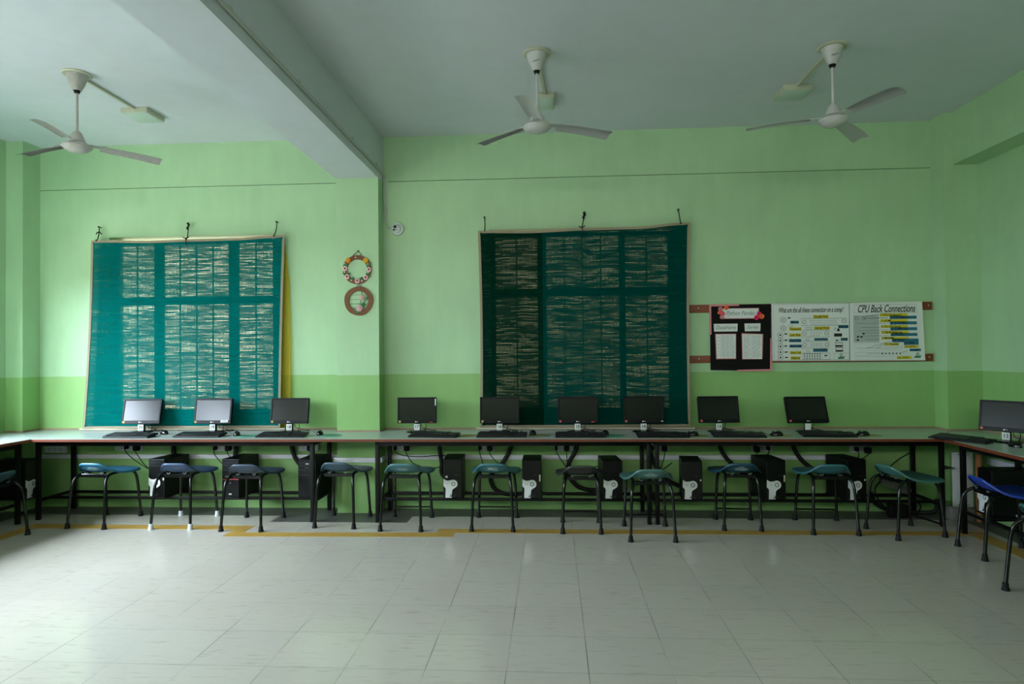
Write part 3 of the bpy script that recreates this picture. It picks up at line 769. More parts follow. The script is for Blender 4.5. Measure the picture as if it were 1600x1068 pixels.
# ================================================================== blinds
def blind(x0, x1, z0, z1, top, m, label, bow):
    """hanging woven cloth with a stitched beige binding; top = [(t, dz)] sag line"""
    t = thing('window_blind', label, 'blind', (0, 0, 0))
    def edge(u, v):
        xl = x0[0]+(x0[1]-x0[0])*v; xr = x1[0]+(x1[1]-x1[0])*v
        xl += bow*math.sin(PI*v)*.6; xr -= bow*math.sin(PI*v)*.4
        x = xl+(xr-xl)*u
        zt = top[0][1]
        for (a, za), (b_, zb_) in zip(top, top[1:]):
            if a <= u <= b_: f = (u-a)/(b_-a); f = f*f*(3-2*f); zt = za+(zb_-za)*f
        zb_ = z0[0]+(z0[1]-z0[0])*u
        z = zb_+(zt-zb_)*v
        y = 6.302+.012*math.sin(u*7.3+1)*math.sin(v*2.4+.4)+.006*math.sin(u*19)*(1-v)+.010*(v-.5)
        return Vector((x, y, z))
    part('cloth', None, lambda b: (setattr(b, 'keep', True), b.grid(lambda u, v: edge(u, v), 60, 50)), m, t)
    def bind(b):
        n = 40; k = .012
        e = [edge(i/n, 0) for i in range(n+1)]+[edge(1, i/n) for i in range(1, n+1)]+[edge(1-i/n, 1) for i in range(1, n+1)]+[edge(0, 1-i/n) for i in range(1, n)]
        # flat folded tape, 24 mm wide
        c = Vector(((x0[0]+x1[0])/2, 6.3, (z0[0]+z1)/2)); N = len(e)
        sec = []
        vs = []
        for i, p in enumerate(e):
            tdir = (e[(i+1) % N]-e[i-1]).normalized(); nrm = Vector((0, 1, 0)).cross(tdir).normalized()
            if nrm.dot(c-p) < 0: nrm = -nrm
            for (a, d) in ((-.006, -.004), (.018, -.005), (.018, .005), (-.006, .004)): vs.append(p+nrm*a+Vector((0, d, 0)))
        f = []
        for i in range(N):
            j = (i+1) % N
            for q in range(4): r_ = (q+1) % 4; f.append((i*4+q, i*4+r_, j*4+r_, j*4+q))
        b._geom(vs, f)
    part('binding', None, bind, M_beige, t)
    part('bottom_bar', None, lambda b: b.box(x0[0]-.05, x1[0]+.05, 6.305, 6.345, .793, .812, .004), mat('cream_bar', (188, 182, 160), .6), t)
    return t
def leak_material():  # yellow tint imitating daylight that leaks past the blind
    m = bpy.data.materials.new('painted_yellow_leak'); m.use_nodes = True; g = G(m); nt = m.node_tree
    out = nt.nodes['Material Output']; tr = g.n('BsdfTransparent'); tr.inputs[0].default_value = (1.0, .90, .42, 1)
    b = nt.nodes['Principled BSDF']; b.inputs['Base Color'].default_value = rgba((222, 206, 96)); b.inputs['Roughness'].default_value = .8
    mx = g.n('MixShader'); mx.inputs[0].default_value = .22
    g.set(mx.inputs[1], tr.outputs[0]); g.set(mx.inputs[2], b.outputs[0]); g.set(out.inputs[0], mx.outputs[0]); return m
M_b1 = blind_material('teal_woven_cloth', (2, 96, 92), (2, 96, 92), None, .62, .012)
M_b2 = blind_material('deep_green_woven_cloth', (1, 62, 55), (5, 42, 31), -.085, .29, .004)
blind((-4.77, -4.685), (-2.722, -2.672), (.815, .822), 2.735, [(0, 2.722), (.06, 2.722), (.30, 2.706), (.52, 2.712), (.75, 2.715), (.95, 2.735), (1, 2.737)], M_b1,
      'bright teal woven blind with beige binding over the left window', .02)
leak_of = [o for o in C.objects if o.name.startswith('window_blind')][0]
part('light_leak_strip', None, lambda b: b.prism([(-2.80, 2.66), (-2.680, 2.66), (-2.645, 2.30), (-2.632, 1.7), (-2.63, .82), (-2.80, .82)], 6.355, 6.357), leak_material(), leak_of)  # see-through strip that paints the yellow light leak onto the wall
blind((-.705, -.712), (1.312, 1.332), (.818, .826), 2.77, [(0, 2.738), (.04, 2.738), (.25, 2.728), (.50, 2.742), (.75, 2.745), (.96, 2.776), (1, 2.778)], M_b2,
      'dark green woven blind with beige binding over the middle window', .02)
def hook(x, z0, z1, label, bow=False, lean=0, knot=False):
    t = thing('blind_string', label, 'string', (x, 0, 0), group='black strings holding the blinds')
    part('nail', None, lambda b: (b.cyl((lean, 6.335, z1), (lean, YB+.02, z1), .004, 8), b.cyl((lean, 6.332, z1), (lean, 6.337, z1), .009, 12)), M_iron, t)
    def f(b):
        b.tube(smooth_path([(lean, 6.345, z1), (lean*.6+.004, 6.335, (z0+z1)/2), (0, 6.315, z0), (0, 6.294, z0-.004), (.003, 6.294, z0-.020)], 5), .0045, 8)
        if bow:
            b.tube(smooth_path([(-.028, 6.335, z1-.075), (-.008, 6.332, z1-.055), (0, 6.330, z1-.06), (.012, 6.332, z1-.052), (.032, 6.335, z1-.078)], 4), .005, 8)
        if knot:
            b.tube(smooth_path([(lean+.004, 6.338, z1+.01), (lean+.012, 6.334, z1-.02), (lean-.006, 6.336, z1-.045), (lean+.006, 6.336, z1-.06)], 4), .009, 8)
            b.tube(smooth_path([(-.03, 6.30, z0+.012), (0, 6.292, z0), (.03, 6.30, z0+.014)], 4), .005, 8)
            b.tube(smooth_path([(0, 6.29, z0), (.006, 6.286, z0-.04), (.002, 6.288, z0-.075)], 4), .004, 8)
    part('string', None, f, M_cord, t)
hook(-4.632, 2.735, 2.871, 'bowed string at the left end of the teal blind', bow=True)
hook(-3.684, 2.728, 2.884, 'knotted string at the middle of the teal blind', knot=True, lean=-.004)
hook(-2.774, 2.745, 2.884, 'string at the right end of the teal blind', lean=.012)
hook(-.651, 2.755, 2.882, 'string at the left end of the dark green blind', lean=-.005)
hook(.300, 2.755, 2.905, 'knotted string at the middle of the dark green blind', knot=True, lean=.022)
hook(1.250, 2.785, 2.915, 'string at the right end of the dark green blind', lean=-.014)

# ================================================================== ceiling fans
def fan(x, y, zc, ang, label, old=False):
    t = thing('ceiling_fan', label, 'ceiling fan', (x, y, 0), 0, 'three-bladed ceiling fans')
    me = M_fan2 if old else M_fan
    part('mounting_ring', 'fring', lambda b: b.lathe([(.0001, H), (.100, H), (.103, H-.006), (.095, H-.014), (.0001, H-.014)], (0, 0, 0), 36), M_cream, t)
    part('canopy', None, lambda b: b.lathe([(.0001, H-.010), (.074, H-.014), (.068, H-.04), (.052, H-.085), (.034, H-.125), (.030, H-.132), (.0001, H-.132)], (0, 0, 0), 32), me, t)
    part('cord_gland', 'fgl', lambda b: b.lathe([(.0001, H-.130), (.024, H-.132), (.018, H-.152), (.0001, H-.153)], (0, 0, 0), 20), M_cord, t)
    part('down_rod', ('frod', zc), lambda b: b.cyl((0, 0, H-.14), (0, 0, zc+.10), .0095, 14), me, t)
    part('lower_canopy', None, lambda b: b.lathe([(.0001, zc+.118), (.016, zc+.116), (.032, zc+.10), (.050, zc+.055), (.060, zc+.030), (.0001, zc+.028)], (0, 0, 0), 32), me, t)
    part('motor_neck', ('fmn', zc), lambda b: b.cyl((0, 0, zc+.02), (0, 0, zc+.034), .046, 24), M_iron, t)
    part('motor', None, lambda b: b.lathe([(.0001, zc+.026), (.070, zc+.024), (.094, zc+.010), (.103, zc-.004), (.100, zc-.012), (.088, zc-.020), (.084, zc-.026), (.064, zc-.040), (.0001, zc-.048)], (0, 0, 0), 44), me, t)
    for k in range(3):
        a = R(ang+120*k)
        Mz = Matrix.Rotation(a, 4, 'Z') @ Matrix.Translation((0, 0, zc+.014)) @ Matrix.Rotation(R(-11), 4, 'X')
        def bl(b):
            b.keep = True
            def fn(u, v):
                r_ = .155+.43*u
                half = .048+.016*u-.02*max(0, .12-u)*4
                if u > .93: half *= math.sqrt(max(.3, 1-((u-.93)/.07)**2*.35))
                yy = (v*2-1)*half
                return (r_, yy, -.012*(v*2-1)**2-.02*u*u+.004)
            b.grid(fn, 24, 8); bmesh.ops.solidify(b.b, geom=b.b.faces[:], thickness=.0025)
        q = part('blade', ('fbl', me.name), bl, me, t, Mz, smooth=50)
        part('blade_iron', ('fbi', me.name), lambda b: (b.prismz([(.085, -.020), (.12, -.016), (.20, -.030), (.215, 0), (.20, .030), (.12, .016), (.085, .020)], .0035, .0075),
             b.cyl((.175, .014, .004), (.175, .014, .012), .005, 8), b.cyl((.175, -.014, .004), (.175, -.014, .012), .005, 8)), me, q)
    return t
fan(-3.625, 4.72, 3.160, 166, 'aged white ceiling fan left of the beam', old=True)
f2 = fan(-.091, 4.665, 3.185, 143, 'white ceiling fan in the middle of the picture')
f3 = fan(2.027, 4.74, 3.19, 168, 'white ceiling fan on the right')
for f_ in (f2, f3):
    part('maker_mark', 'fmark', lambda b: b.tube(smooth_path([(-.026, -.0505, H-.088), (-.014, -.0545, H-.078), (-.006, -.0545, H-.084), (.004, -.0555, H-.076), (.022, -.0530, H-.073)], 4), .0022, 5), mat('blue_print', (40, 80, 120), .5), f_)
def jbox(x, y, cx, cy, w_, d, label):
    t = thing('junction_box', label, 'junction box', (x, y, 0), group='junction boxes beside the fans')
    part('box', None, lambda b: b.box(-w_/2, w_/2, -d/2, d/2, H-.045, H, .004), M_cream, t)
    part('lid', None, lambda b: b.box(-w_/2+.008, w_/2-.008, -d/2+.008, d/2-.008, H-.048, H-.044, .001), mat('box_lid', (190, 208, 196), .4), t)
    o = part('conduit', None, lambda b: b.box(0, 1, -.011, .011, H-.020, H, 0), M_cream, t)
    dx, dy = cx-x, cy-y; L = math.hypot(dx, dy)-.1-.02; a = math.atan2(dy, dx)
    o.scale = (L-d*.35, 1, 1); o.rotation_euler = (0, 0, a); o.location = (math.cos(a)*d*.40, math.sin(a)*d*.40, 0)
    return t
jbox(-3.63, 5.53, -3.625, 4.72, .24, .26, 'cream junction box with conduit behind the left fan')
jbox(-.03, 5.52, -.091, 4.665, .135, .28, 'cream junction box with conduit behind the middle fan')
jbox(2.03, 5.51, 2.027, 4.74, .23, .24, 'cream junction box with conduit behind the right fan')

# ================================================================== conduit on the beam and camera dome
t = thing('cable_conduit', 'painted conduit pipe running along the beam and down beside the pillar', 'conduit')
part('pipe', None, lambda b: b.tube([(-1.668, YR, 3.36), (-1.668, 6.30, 3.345), (-1.664, 6.362, 3.325)], .012, 12), M_pvc, t)
part('cable', None, lambda b: b.tube(smooth_path([(-1.664, 6.362, 3.33), (-1.668, 6.368, 3.20), (-1.664, 6.368, 3.05), (-1.645, 6.368, 2.98), (-1.655, 6.368, 2.88), (-1.63, 6.368, 2.81), (-1.57, 6.362, 2.80)], 6), .010, 10), M_pvc, t)
for yy in (1.2, 2.2, 3.27, 4.2, 5.36, 6.1): part('clip', 'clip', lambda b: (b.box(-.002, .016, -.014, .014, -.022, .022, .003),), M_pvc, t, Matrix.Translation((-1.678, yy, 3.36)))
t = thing('security_camera', 'white dome security camera on the wall right of the pillar', 'security camera', (-1.534, YB, 2.79))
Mx = Matrix.Rotation(PI/2, 4, 'X')
part('mount', None, lambda b: b.lathe([(.0001, 0), (.066, 0), (.066, .02), (.058, .034), (.0001, .034)], (0, 0, 0), 36, Mx), M_white, t)
part('dome', None, lambda b: b.lathe([(.052, .030), (.050, .045), (.040, .066), (.022, .080), (.0001, .084)], (0, 0, 0), 32, Matrix.Rotation(R(-8), 4, 'Z') @ Mx), M_white, t)
part('lens', None, lambda b: b.cyl((-.006, -.07, .010), (-.008, -.088, .010), .0155, 20), M_gloss, t)
part('sensor_window', None, lambda b: (b.cyl((-.016, -.066, -.018), (-.018, -.081, -.019), .011, 16), b.cyl((-.002, -.066, -.018), (-.002, -.082, -.019), .011, 16)), M_gloss, t)

# ================================================================== wreaths on the pillar
PY = 6.19
def ring(b, r0, r1, y0, y1, n=44, wob=0):
    vs = []
    for i in range(n):
        a = 2*PI*i/n; k = 1+wob*math.sin(5*a+1)+wob*math.sin(3*a)
        for (r_, y) in ((r0, y0), (r1*k, y0), (r1*k, y1), (r0, y1)): vs.append((r_*math.cos(a), y, r_*math.sin(a)))
    f = []
    for i in range(n):
        j = (i+1) % n
        for q in range(4): w_ = (q+1) % 4; f.append((i*4+q, i*4+w_, j*4+w_, j*4+q))
    b._geom(vs, f)
M_cardb = mat('brown_card_ring', (118, 78, 48), .75, noise=.12, nscale=30)
M_leaf = mat('green_leaf', (34, 110, 56), .6)
M_petal = mat('pink_petal', (226, 190, 192), .6); M_core = mat('crimson_heart', (160, 40, 62), .6)
M_or = mat('orange_rosette', (226, 142, 36), .6); M_yl = mat('amber_rosette', (222, 168, 34), .6); M_pearl = mat('pearl', (236, 232, 214), .3)
def flower(b, x, z, r, y=-.016, n=5):
    for k in range(n):
        a = 2*PI*k/n+.3; b.sphere((x+r*.55*math.cos(a), y, z+r*.55*math.sin(a)), r*.55, 1, .45, 1, 10)
    b.sphere((x, y-.004, z), r*.5, 1, .6, 1, 10)
t = thing('flower_wreath', 'upper round wall wreath with fabric roses and orange rosettes on the pillar', 'wreath', (-1.89, PY, 2.366))
part('ring', None, lambda b: ring(b, .099, .142, -.012, 0, wob=.012), M_cardb, t)
part('string', None, lambda b: b.tube([(-.045, -.006, .135), (.012, -.006, .183), (.042, -.006, .137)], .003, 6), M_cord, t)
part('nail', None, lambda b: b.cyl((.012, -.014, .183), (.012, .02, .183), .006, 10), M_iron, t)
roses = [(-.118, .012), (-.098, -.068), (.003, -.110), (.086, -.078), (.118, -.002)]
for rx, rz_ in roses:
    r_ = part('rose', 'rose', lambda b: flower(b, 0, 0, .024), M_petal, t, Matrix.Translation((rx, 0, rz_)))
    part('rose_heart', 'rheart', lambda b: b.sphere((0, -.026, 0), .010, 1, .6, 1, 10), M_core, r_)
for (rx, rz_), m_ in (((-.085, .090), M_or), ((.088, .086), M_yl)):
    part('rosette', None, lambda b: (b.lathe([(.0001, .022), (.010, .024), (.014, .018), (.020, .020), (.026, .012), (.027, 0), (.0001, 0)], (0, 0, 0), 20, Mx),), m_, t, Matrix.Translation((rx, -.010, rz_)))
def leaves(b, pts):
    for x, z, a in pts:
        b.prism([(x+.022*math.cos(a)*s_-.009*math.sin(a)*w_, z+.022*math.sin(a)*s_+.009*math.cos(a)*w_) for s_, w_ in ((-1, 0), (-.3, 1), (.4, .8), (1, 0), (.4, -.8), (-.3, -1))], -.017, -.012)
for lf in ([(-.125, .045, 1.4), (-.105, .04, .6), (-.128, -.04, 2.3), (-.08, -.04, .5), (-.06, -.098, 1.0), (-.035, -.085, 2.2), (.04, -.085, .7), (.055, -.10, 2.0), (.10, -.045, .9), (.122, -.06, 1.6), (.105, .035, 2.2), (.128, .05, 1.2)]): part('leaf', None, lambda b: leaves(b, [lf]), M_leaf, t)
for x, z in ((-.012, .118), (-.118, .06), (-.124, -.022), (-.055, -.105), (.048, -.112), (.110, -.030), (.108, .052)): part('pearl', 'pearl', lambda b: b.sphere((0, 0, 0), .0075, seg=10), M_pearl, t, Matrix.Translation((x, -.016, z)))
t = thing('flower_wreath', 'lower round wall wreath with wires and two pink blossoms', 'wreath', (-1.876, PY, 2.06))
part('ring', None, lambda b: ring(b, .096, .142, -.014, 0, wob=.010), M_cardb, t)
part('string', None, lambda b: b.tube([(-.022, -.006, .143), (.002, -.006, .158), (.024, -.006, .143)], .0025, 6), M_cord, t)
def wires(b):
    z = zw
    if 1:
        xx = math.sqrt(.099**2-z*z); b.cyl((-xx, -.008, z), (xx, -.008, z), .0016, 6)
for zw in (.058, .014, -.028, -.072): part('wire', None, wires, mat('green_wire', (40, 84, 66), .5), t)
part('stem', None, lambda b: (b.tube([(.028, -.014, .105), (.034, -.016, .05), (.018, -.016, -.02), (.004, -.016, -.06), (-.012, -.014, -.13)], .003, 6), b.tube([(.03, -.016, -.05), (.065, -.016, 0), (.088, -.016, .03)], .004, 6)), M_leaf, t)
for (x, z, r_) in ((.036, .030, .026), (.012, -.072, .032)):
    part('blossom', None, lambda b: flower(b, 0, 0, r_), mat('dusty_pink', (206, 160, 158), .65), t, Matrix.Translation((x, -.006, z)))
for lf in ([(.085, .032, 1.0), (.055, -.045, .9), (-.022, -.102, .4), (.04, -.03, .6), (-.002, -.112, .2)]): part('leaf', None, lambda b: leaves(b, [lf]), M_leaf, t)

# ================================================================== battens and wall charts
def batten(z0, z1, label):
    o = part('wood_batten', None, lambda b: b.box(1.335, 3.605, YB-.018, YB, z0, z1, .002), M_wood); tag(o, label, 'batten')
    for x in (1.42, 3.57): part('screw', None, lambda b: b.cyl((x, YB-.020, (z0+z1)/2+.005), (x, YB-.014, (z0+z1)/2+.005), .005, 10), M_silver, o)
batten(1.913, 1.990, 'upper brown wooden batten behind the wall charts')
batten(1.425, 1.497, 'lower brown wooden batten behind the wall charts')
BY = YB-.018
# --- black card chart
t = thing('pinup_board', 'black card chart with pink edging and paper flowers, leftmost of the charts', 'chart', (0, BY, 0))
part('card', None, lambda b: b.prism([(1.528, 1.988), (2.108, 1.986), (2.100, 1.345), (1.528, 1.356)], -.004, 0), M_card, t)
def pinks(b):
    b.prism([(1.522, 1.992), (1.806, 1.992), (1.806, 1.974), (1.540, 1.972), (1.540, 1.700), (1.524, 1.700)], -.006, -.003)
def pinks2(b):
    b.prism([(2.112, 1.660), (2.096, 1.660), (2.090, 1.362), (1.780, 1.358), (1.778, 1.342), (2.108, 1.342)], -.006, -.003)
part('pink_edging', None, pinks, M_pink, t); part('pink_edging', None, pinks2, M_pink, t)
def sheet(name, x0, x1, z0, z1, skew=0, m=M_paper, par=t, y=-.006):
    q = part(name, None, lambda b: b.prism([(x0, z1), (x1, z1-skew), (x1-.004, z0-skew), (x0+.004, z0)], y, -.003), m, par)
    return q
for pb in ([(1.575, 1.706), (1.774, 1.706), (1.770, 1.462), (1.582, 1.462)], [(1.826, 1.710), (2.030, 1.700), (2.018, 1.458), (1.828, 1.458)], [(1.640, 1.952), (1.994, 1.952), (1.994, 1.850), (1.640, 1.850)]):
    part('pink_backing', None, lambda b: b.prism(pb, -.0055, -.003), M_pink, t)
s1 = sheet('title_sheet', 1.650, 1.988, 1.856, 1.947)
text('handwriting', 'Python Pandas I', .058, M_grey, (1.828, -.0066, 1.902), s1, shear=.35, width=.30)
s2 = sheet('caption_sheet', 1.562, 1.790, 1.728, 1.803); text('handwriting', 'Dataframe', .048, M_grey, (1.676, -.0066, 1.766), s2, shear=.35, width=.19)
s3 = sheet('caption_sheet', 1.854, 2.006, 1.728, 1.803); text('handwriting', 'Series', .048, M_grey, (1.93, -.0066, 1.766), s3, shear=.35, width=.11)
def lines(b, x0, x1, z0, z1, n):
    rr = random.Random(int(x0*100))
    for i in range(n):
        z = z1-(z1-z0)*(i+.5)/n; x = x0+.006
        while x < x1-.02:
            l = rr.uniform(.012, .045); b.box(x, min(x+l, x1-.006), -.0068, -.0058, z-.0016, z+.0016); x += l+.008
s4 = sheet('note_sheet', 1.584, 1.768, 1.470, 1.700); part('writing', None, lambda b: (lines(b, 1.630, 1.765, 1.478, 1.694, 17), lines(b, 1.590, 1.618, 1.478, 1.690, 6), b.box(1.624, 1.6255, -.0068, -.0058, 1.472, 1.698)), M_grey, s4)
s5 = sheet('note_sheet', 1.832, 2.018, 1.464, 1.700, .004); part('writing', None, lambda b: (lines(b, 1.838, 1.908, 1.472, 1.690, 15), lines(b, 1.918, 2.010, 1.472, 1.690, 16), b.box(1.911, 1.9125, -.0068, -.0058, 1.466, 1.698)), M_grey, s5)
for (x, z, r_, m_) in ((1.628, 1.948, .022, M_pink), (1.684, 1.958, .022, mat('coral', (238, 110, 60), .7)), (1.618, 1.912, .018, MATS['coral']), (1.648, 1.900, .022, mat('rose_pink', (236, 90, 130), .7)), (1.640, 1.868, .020, M_pink),
                       (1.994, 1.895, .021, mat('deep_pink', (226, 40, 96), .7)), (1.968, 1.858, .024, MATS['deep_pink']), (2.016, 1.870, .026, MATS['coral'])):
    part('paper_flower', None, lambda b: (b.lathe([(.0001, .006), (r_*.3, .012), (r_*.45, .006), (r_*.75, .013), (r_, .006), (r_*.98, 0), (.0001, 0)], (0, 0, 0), 20, Mx)), m_, t, Matrix.Translation((x, -.007, z)))

M_yhl = mat('yellow_marker', (214, 200, 30), .7); M_bhl = mat('blue_marker', (40, 112, 138), .7)
def circ(b, x, z, r_, w_=.0016, y=-.0062, n=20): b.tube([(x+r_*math.cos(2*PI*i/n), y, z+r_*math.sin(2*PI*i/n)) for i in range(n)], w_, 5, closed=True)
def frame(b, x0, x1, z0, z1, w_=.0013, y=-.006): b.tube([(x0, y, z0), (x1, y, z0), (x1, y, z1), (x0, y, z1)], w_, 5, closed=True)
def ln_(b, x0, z0, x1, z1, w_=.0013): b.tube([(x0, -.006, z0), (x1, -.006, z1)], w_, 5)
# image helper: photo-chart units -> wall coordinates
def mk(x0, x1, z0, z1, W_, H_): return lambda px, pz: (x0+(x1-x0)*px/W_, z1-(z1-z0)*pz/H_)
# --- chart B
t = thing('wall_chart', 'white chart of hand-drawn computer connectors, middle of the three charts', 'chart', (0, BY, 0))
part('paper', None, lambda b: b.prism([(2.112, 1.992), (2.838, 1.988), (2.832, 1.437), (2.114, 1.440)], -.0045, 0), M_paper, t)
c = mk(2.112, 2.836, 1.438, 1.992, 1200, 905)     # units of the chart: 1200 x 905
def U(px, pz): return c(px-55, pz-95)
x_, z_ = U(660, 205); text('title', 'What are the all these connection on a comp?', .07, M_ink, (x_, -.0052, z_), t, shear=.3, offset=.0006, width=.60)
def draw(b):
    frame(b, *[U(85, 0)[0], U(1250, 0)[0]], U(0, 985)[1], U(0, 110)[1], .0009)
    for cx, cy in ((235, 355), (235, 485)):
        X, Z = U(cx, cy); circ(b, X, Z, .028, .0009)
        for k in range(9): b.cyl((X+.018*math.cos(k*.7), -.0045, Z+.018*math.sin(k*.7)), (X+.018*math.cos(k*.7), -.0062, Z+.018*math.sin(k*.7)), .003, 8)
        b.cyl((X, -.0045, Z), (X, -.0065, Z), .005, 8)
    for cy in (595, 680, 770, 860, 945):
        X, Z = U(185, cy); circ(b, X, Z, .0245, .0015); b.cyl((X, -.0045, Z), (X, -.0065, Z), .0085, 12)
    for (a, b0, c_, d) in ((515, 340, 1215, 450), (515, 522, 940, 625), (520, 695, 940, 800), (520, 880, 950, 980), (310, 435, 385, 465), (575, 480, 680, 507), (580, 655, 632, 682), (585, 835, 638, 862)):
        x0, z1 = U(a, b0); x1, z0 = U(c_, d); frame(b, x0, x1, z0, z1, .0013)
    for cx, cy in ((560, 393), (1170, 385), (560, 572), (900, 572), (560, 750), (905, 750)):
        X, Z = U(cx, cy); circ(b, X, Z, .0165, .0016)
    for r_ in range(3):
        for k in range(15):
            X, Z = U(650+28*k+14*r_, 370+30*r_); b.cyl((X, -.0045, Z), (X, -.006, Z), .0035, 6)
    for (zz, n) in ((560, 5), (600, 4), (735, 5), (765, 5)):
        for k in range(n):
            X, Z = U(660+38*k, zz); ln_(b, X, Z-.006, X+.012, Z+.006, .0016)
    for r_ in range(3):
        for k in range(7):
            X, Z = U(555+40*k, 893+33*r_); b.box(X-.0045, X+.0045, -.0062, -.0045, Z-.0055, Z+.0055)
    for a, b0, c_, d in ((1035, 720, 1145, 780), (1040, 797, 1148, 857)):
        x0, z1 = U(a, b0); x1, z0 = U(c_, d); frame(b, x0, x1, z0, z1, .003); b.box(x0, x1, -.006, -.0045, z0, z0+.014)
    x0, z1 = U(1018, 575); x1, z0 = U(1140, 625); b.box(x0, x1, -.0055, -.0045, z0, z1)
    X, Z = U(1085, 520); b.prism([(X-.016, Z-.012), (X+.016, Z-.012), (X+.006, Z+.014), (X-.006, Z+.014)], -.006, -.0045)
    b.tube([(U(1020, 520)[0], -.006, U(0, 530)[1]), (U(1035, 0)[0], -.006, U(0, 485)[1]), (U(1060, 0)[0], -.006, U(0, 500)[1])], .0013, 5)
    for cx, cy in ((270, 575), (270, 675), (265, 765), (270, 860), (275, 945), (885, 920), (1060, 685), (325, 325)):
        X, Z = U(cx, cy); b.box(X-.012, X+.012, -.0058, -.0045, Z-.006, Z+.006); ln_(b, X-.008, Z, X+.018, Z+.004, .002)
part('drawing', None, draw, M_ink, t)
lab = [('y', 700, 935, 285, 335, 'Parallel Port'), ('b', 345, 475, 370, 415, 'Mouse'), ('y', 325, 510, 475, 525, 'Keyboard'), ('y', 710, 950, 465, 515, 'Serial Port'), ('b', 1085, 1240, 445, 495, 'Ethernet'),
       ('y', 325, 505, 570, 620, 'Line Blue'), ('b', 320, 508, 655, 705, 'Front Line'), ('b', 710, 920, 645, 685, 'VGA Port'), ('b', 1120, 1225, 645, 690, 'USB'), ('b', 325, 515, 745, 790, 'Black Line'),
       ('y', 330, 508, 848, 895, 'Side-Out'), ('b', 690, 915, 810, 860, 'DVI PORT'), ('y', 340, 490, 930, 980, 'Side-In')]
for col_, m_ in (('y', M_yhl), ('b', M_bhl)):
    for q in lab:
        if q[0] == col_:
            x0, z1 = U(q[1], q[3]); x1, z0 = U(q[2], q[4])
            o = part('caption_strip', None, lambda b: b.box(x0, x1, -.0052, -.0044, z0, z1), m_, t); o['label'] = ('yellow' if col_ == 'y' else 'blue')+' marker strip'
            x0, z1 = U(q[1], q[3]); x1, z0 = U(q[2], q[4]); text('caption', q[5], .034, M_ink, ((x0+x1)/2, -.0058, (z0+z1)/2), o, shear=.2, offset=.0003, width=(x1-x0)*.9)
def crest(par, X, Z):
    def f(b):
        circ(b, X, Z+.012, .014, .0018)
        b.tube([(X, -.006, Z+.03), (X, -.006, Z), (X-.008, -.006, Z+.012), (X, -.006, Z+.002), (X+.008, -.006, Z+.012)], .0014, 5)
        b.prism([(X-.032, Z-.012), (X-.02, Z-.004), (X+.02, Z-.004), (X+.034, Z+.002), (X+.026, Z-.022), (X-.026, Z-.024)], -.0062, -.0045)
    part('crest', None, f, mat('crest_green', (60, 120, 84), .7), par)
crest(t, *U(1122, 935))
part('crest_frame', None, lambda b: frame(b, U(1015, 0)[0], U(1255, 0)[0], U(0, 990)[1], U(0, 880)[1], .0009), M_grey, t)
# --- chart C
t = thing('wall_chart', 'white chart about CPU back connections with yellow and blue strips, rightmost of the three', 'chart', (0, BY, 0))
part('paper', None, lambda b: b.prism([(2.842, 1.988), (3.510, 1.993), (3.530, 1.434), (2.838, 1.436)], -.0045, 0), M_paper, t)
c = mk(2.842, 3.525, 1.436, 1.990, 1215, 915)
def U(px, pz): return c(px-5, pz-75)
x_, z_ = U(600, 180); text('title', 'CPU Back Connections', .10, M_ink, (x_, -.0054, z_), t, shear=.35, offset=.0010, width=.53)
def draw2(b):
    x0, z1 = U(75, 110); x1, z0 = U(1100, 240); frame(b, x0, x1, z0, z1, .0007)
    for cx in (115, 230):
        X, Z = U(cx, 325); circ(b, X, Z, .015, .0013)
    for i, (za, xa, zb, xb) in enumerate(((290, 260, 270, 480), (325, 230, 320, 640), (370, 455, 372, 495), (405, 130, 405, 650), (470, 180, 470, 495), (520, 150, 505, 650), (555, 250, 555, 495), (605, 180, 600, 650), (655, 250, 660, 500), (800, 250, 690, 670), (800, 430, 740, 545), (875, 840, 830, 950))):
        X0, Z0 = U(xa, za); X1, Z1 = U(xb, zb); ln_(b, X0, Z0, X1, Z1, .0022 if i < 2 else .0012)
    for (x, z) in ((225, 565), (135, 615), (190, 615), (130, 665)):
        X, Z = U(x, z); b.box(X-.010, X+.010, -.006, -.0045, Z-.008, Z+.008)
    for k in range(6):
        X, Z = U(530+58*k, 882); b.box(X-.006, X+.006, -.006, -.0045, Z-.006, Z+.006)
part('drawing', None, draw2, M_ink, t)
def draw3(b):
    for (a, b0, c_, d) in ((60, 275, 480, 700), (340, 355, 380, 395), (400, 355, 440, 395), (340, 420, 380, 480), (75, 715, 850, 790), (150, 795, 850, 830), (80, 865, 950, 905), (80, 930, 740, 975), (100, 385, 150, 420), (100, 470, 150, 530)):
        x0, z1 = U(a, b0); x1, z0 = U(c_, d); frame(b, x0, x1, z0, z1, .0009)
    x0, z1 = U(65, 280); x1, z0 = U(478, 700); b.box(x0, x1, -.0049, -.0044, z0, z1)
    for k in range(9):
        X, Z = U(300+30*k, 880); b.box(X-.004, X+.004, -.0058, -.0045, Z-.006, Z+.006)
    for k in range(4): ln_(b, *U(90, 730+62*k), *U(700, 745+62*k), .0007)
part('shaded_outline', None, draw3, mat('pencil', (176, 186, 182), .7), t)
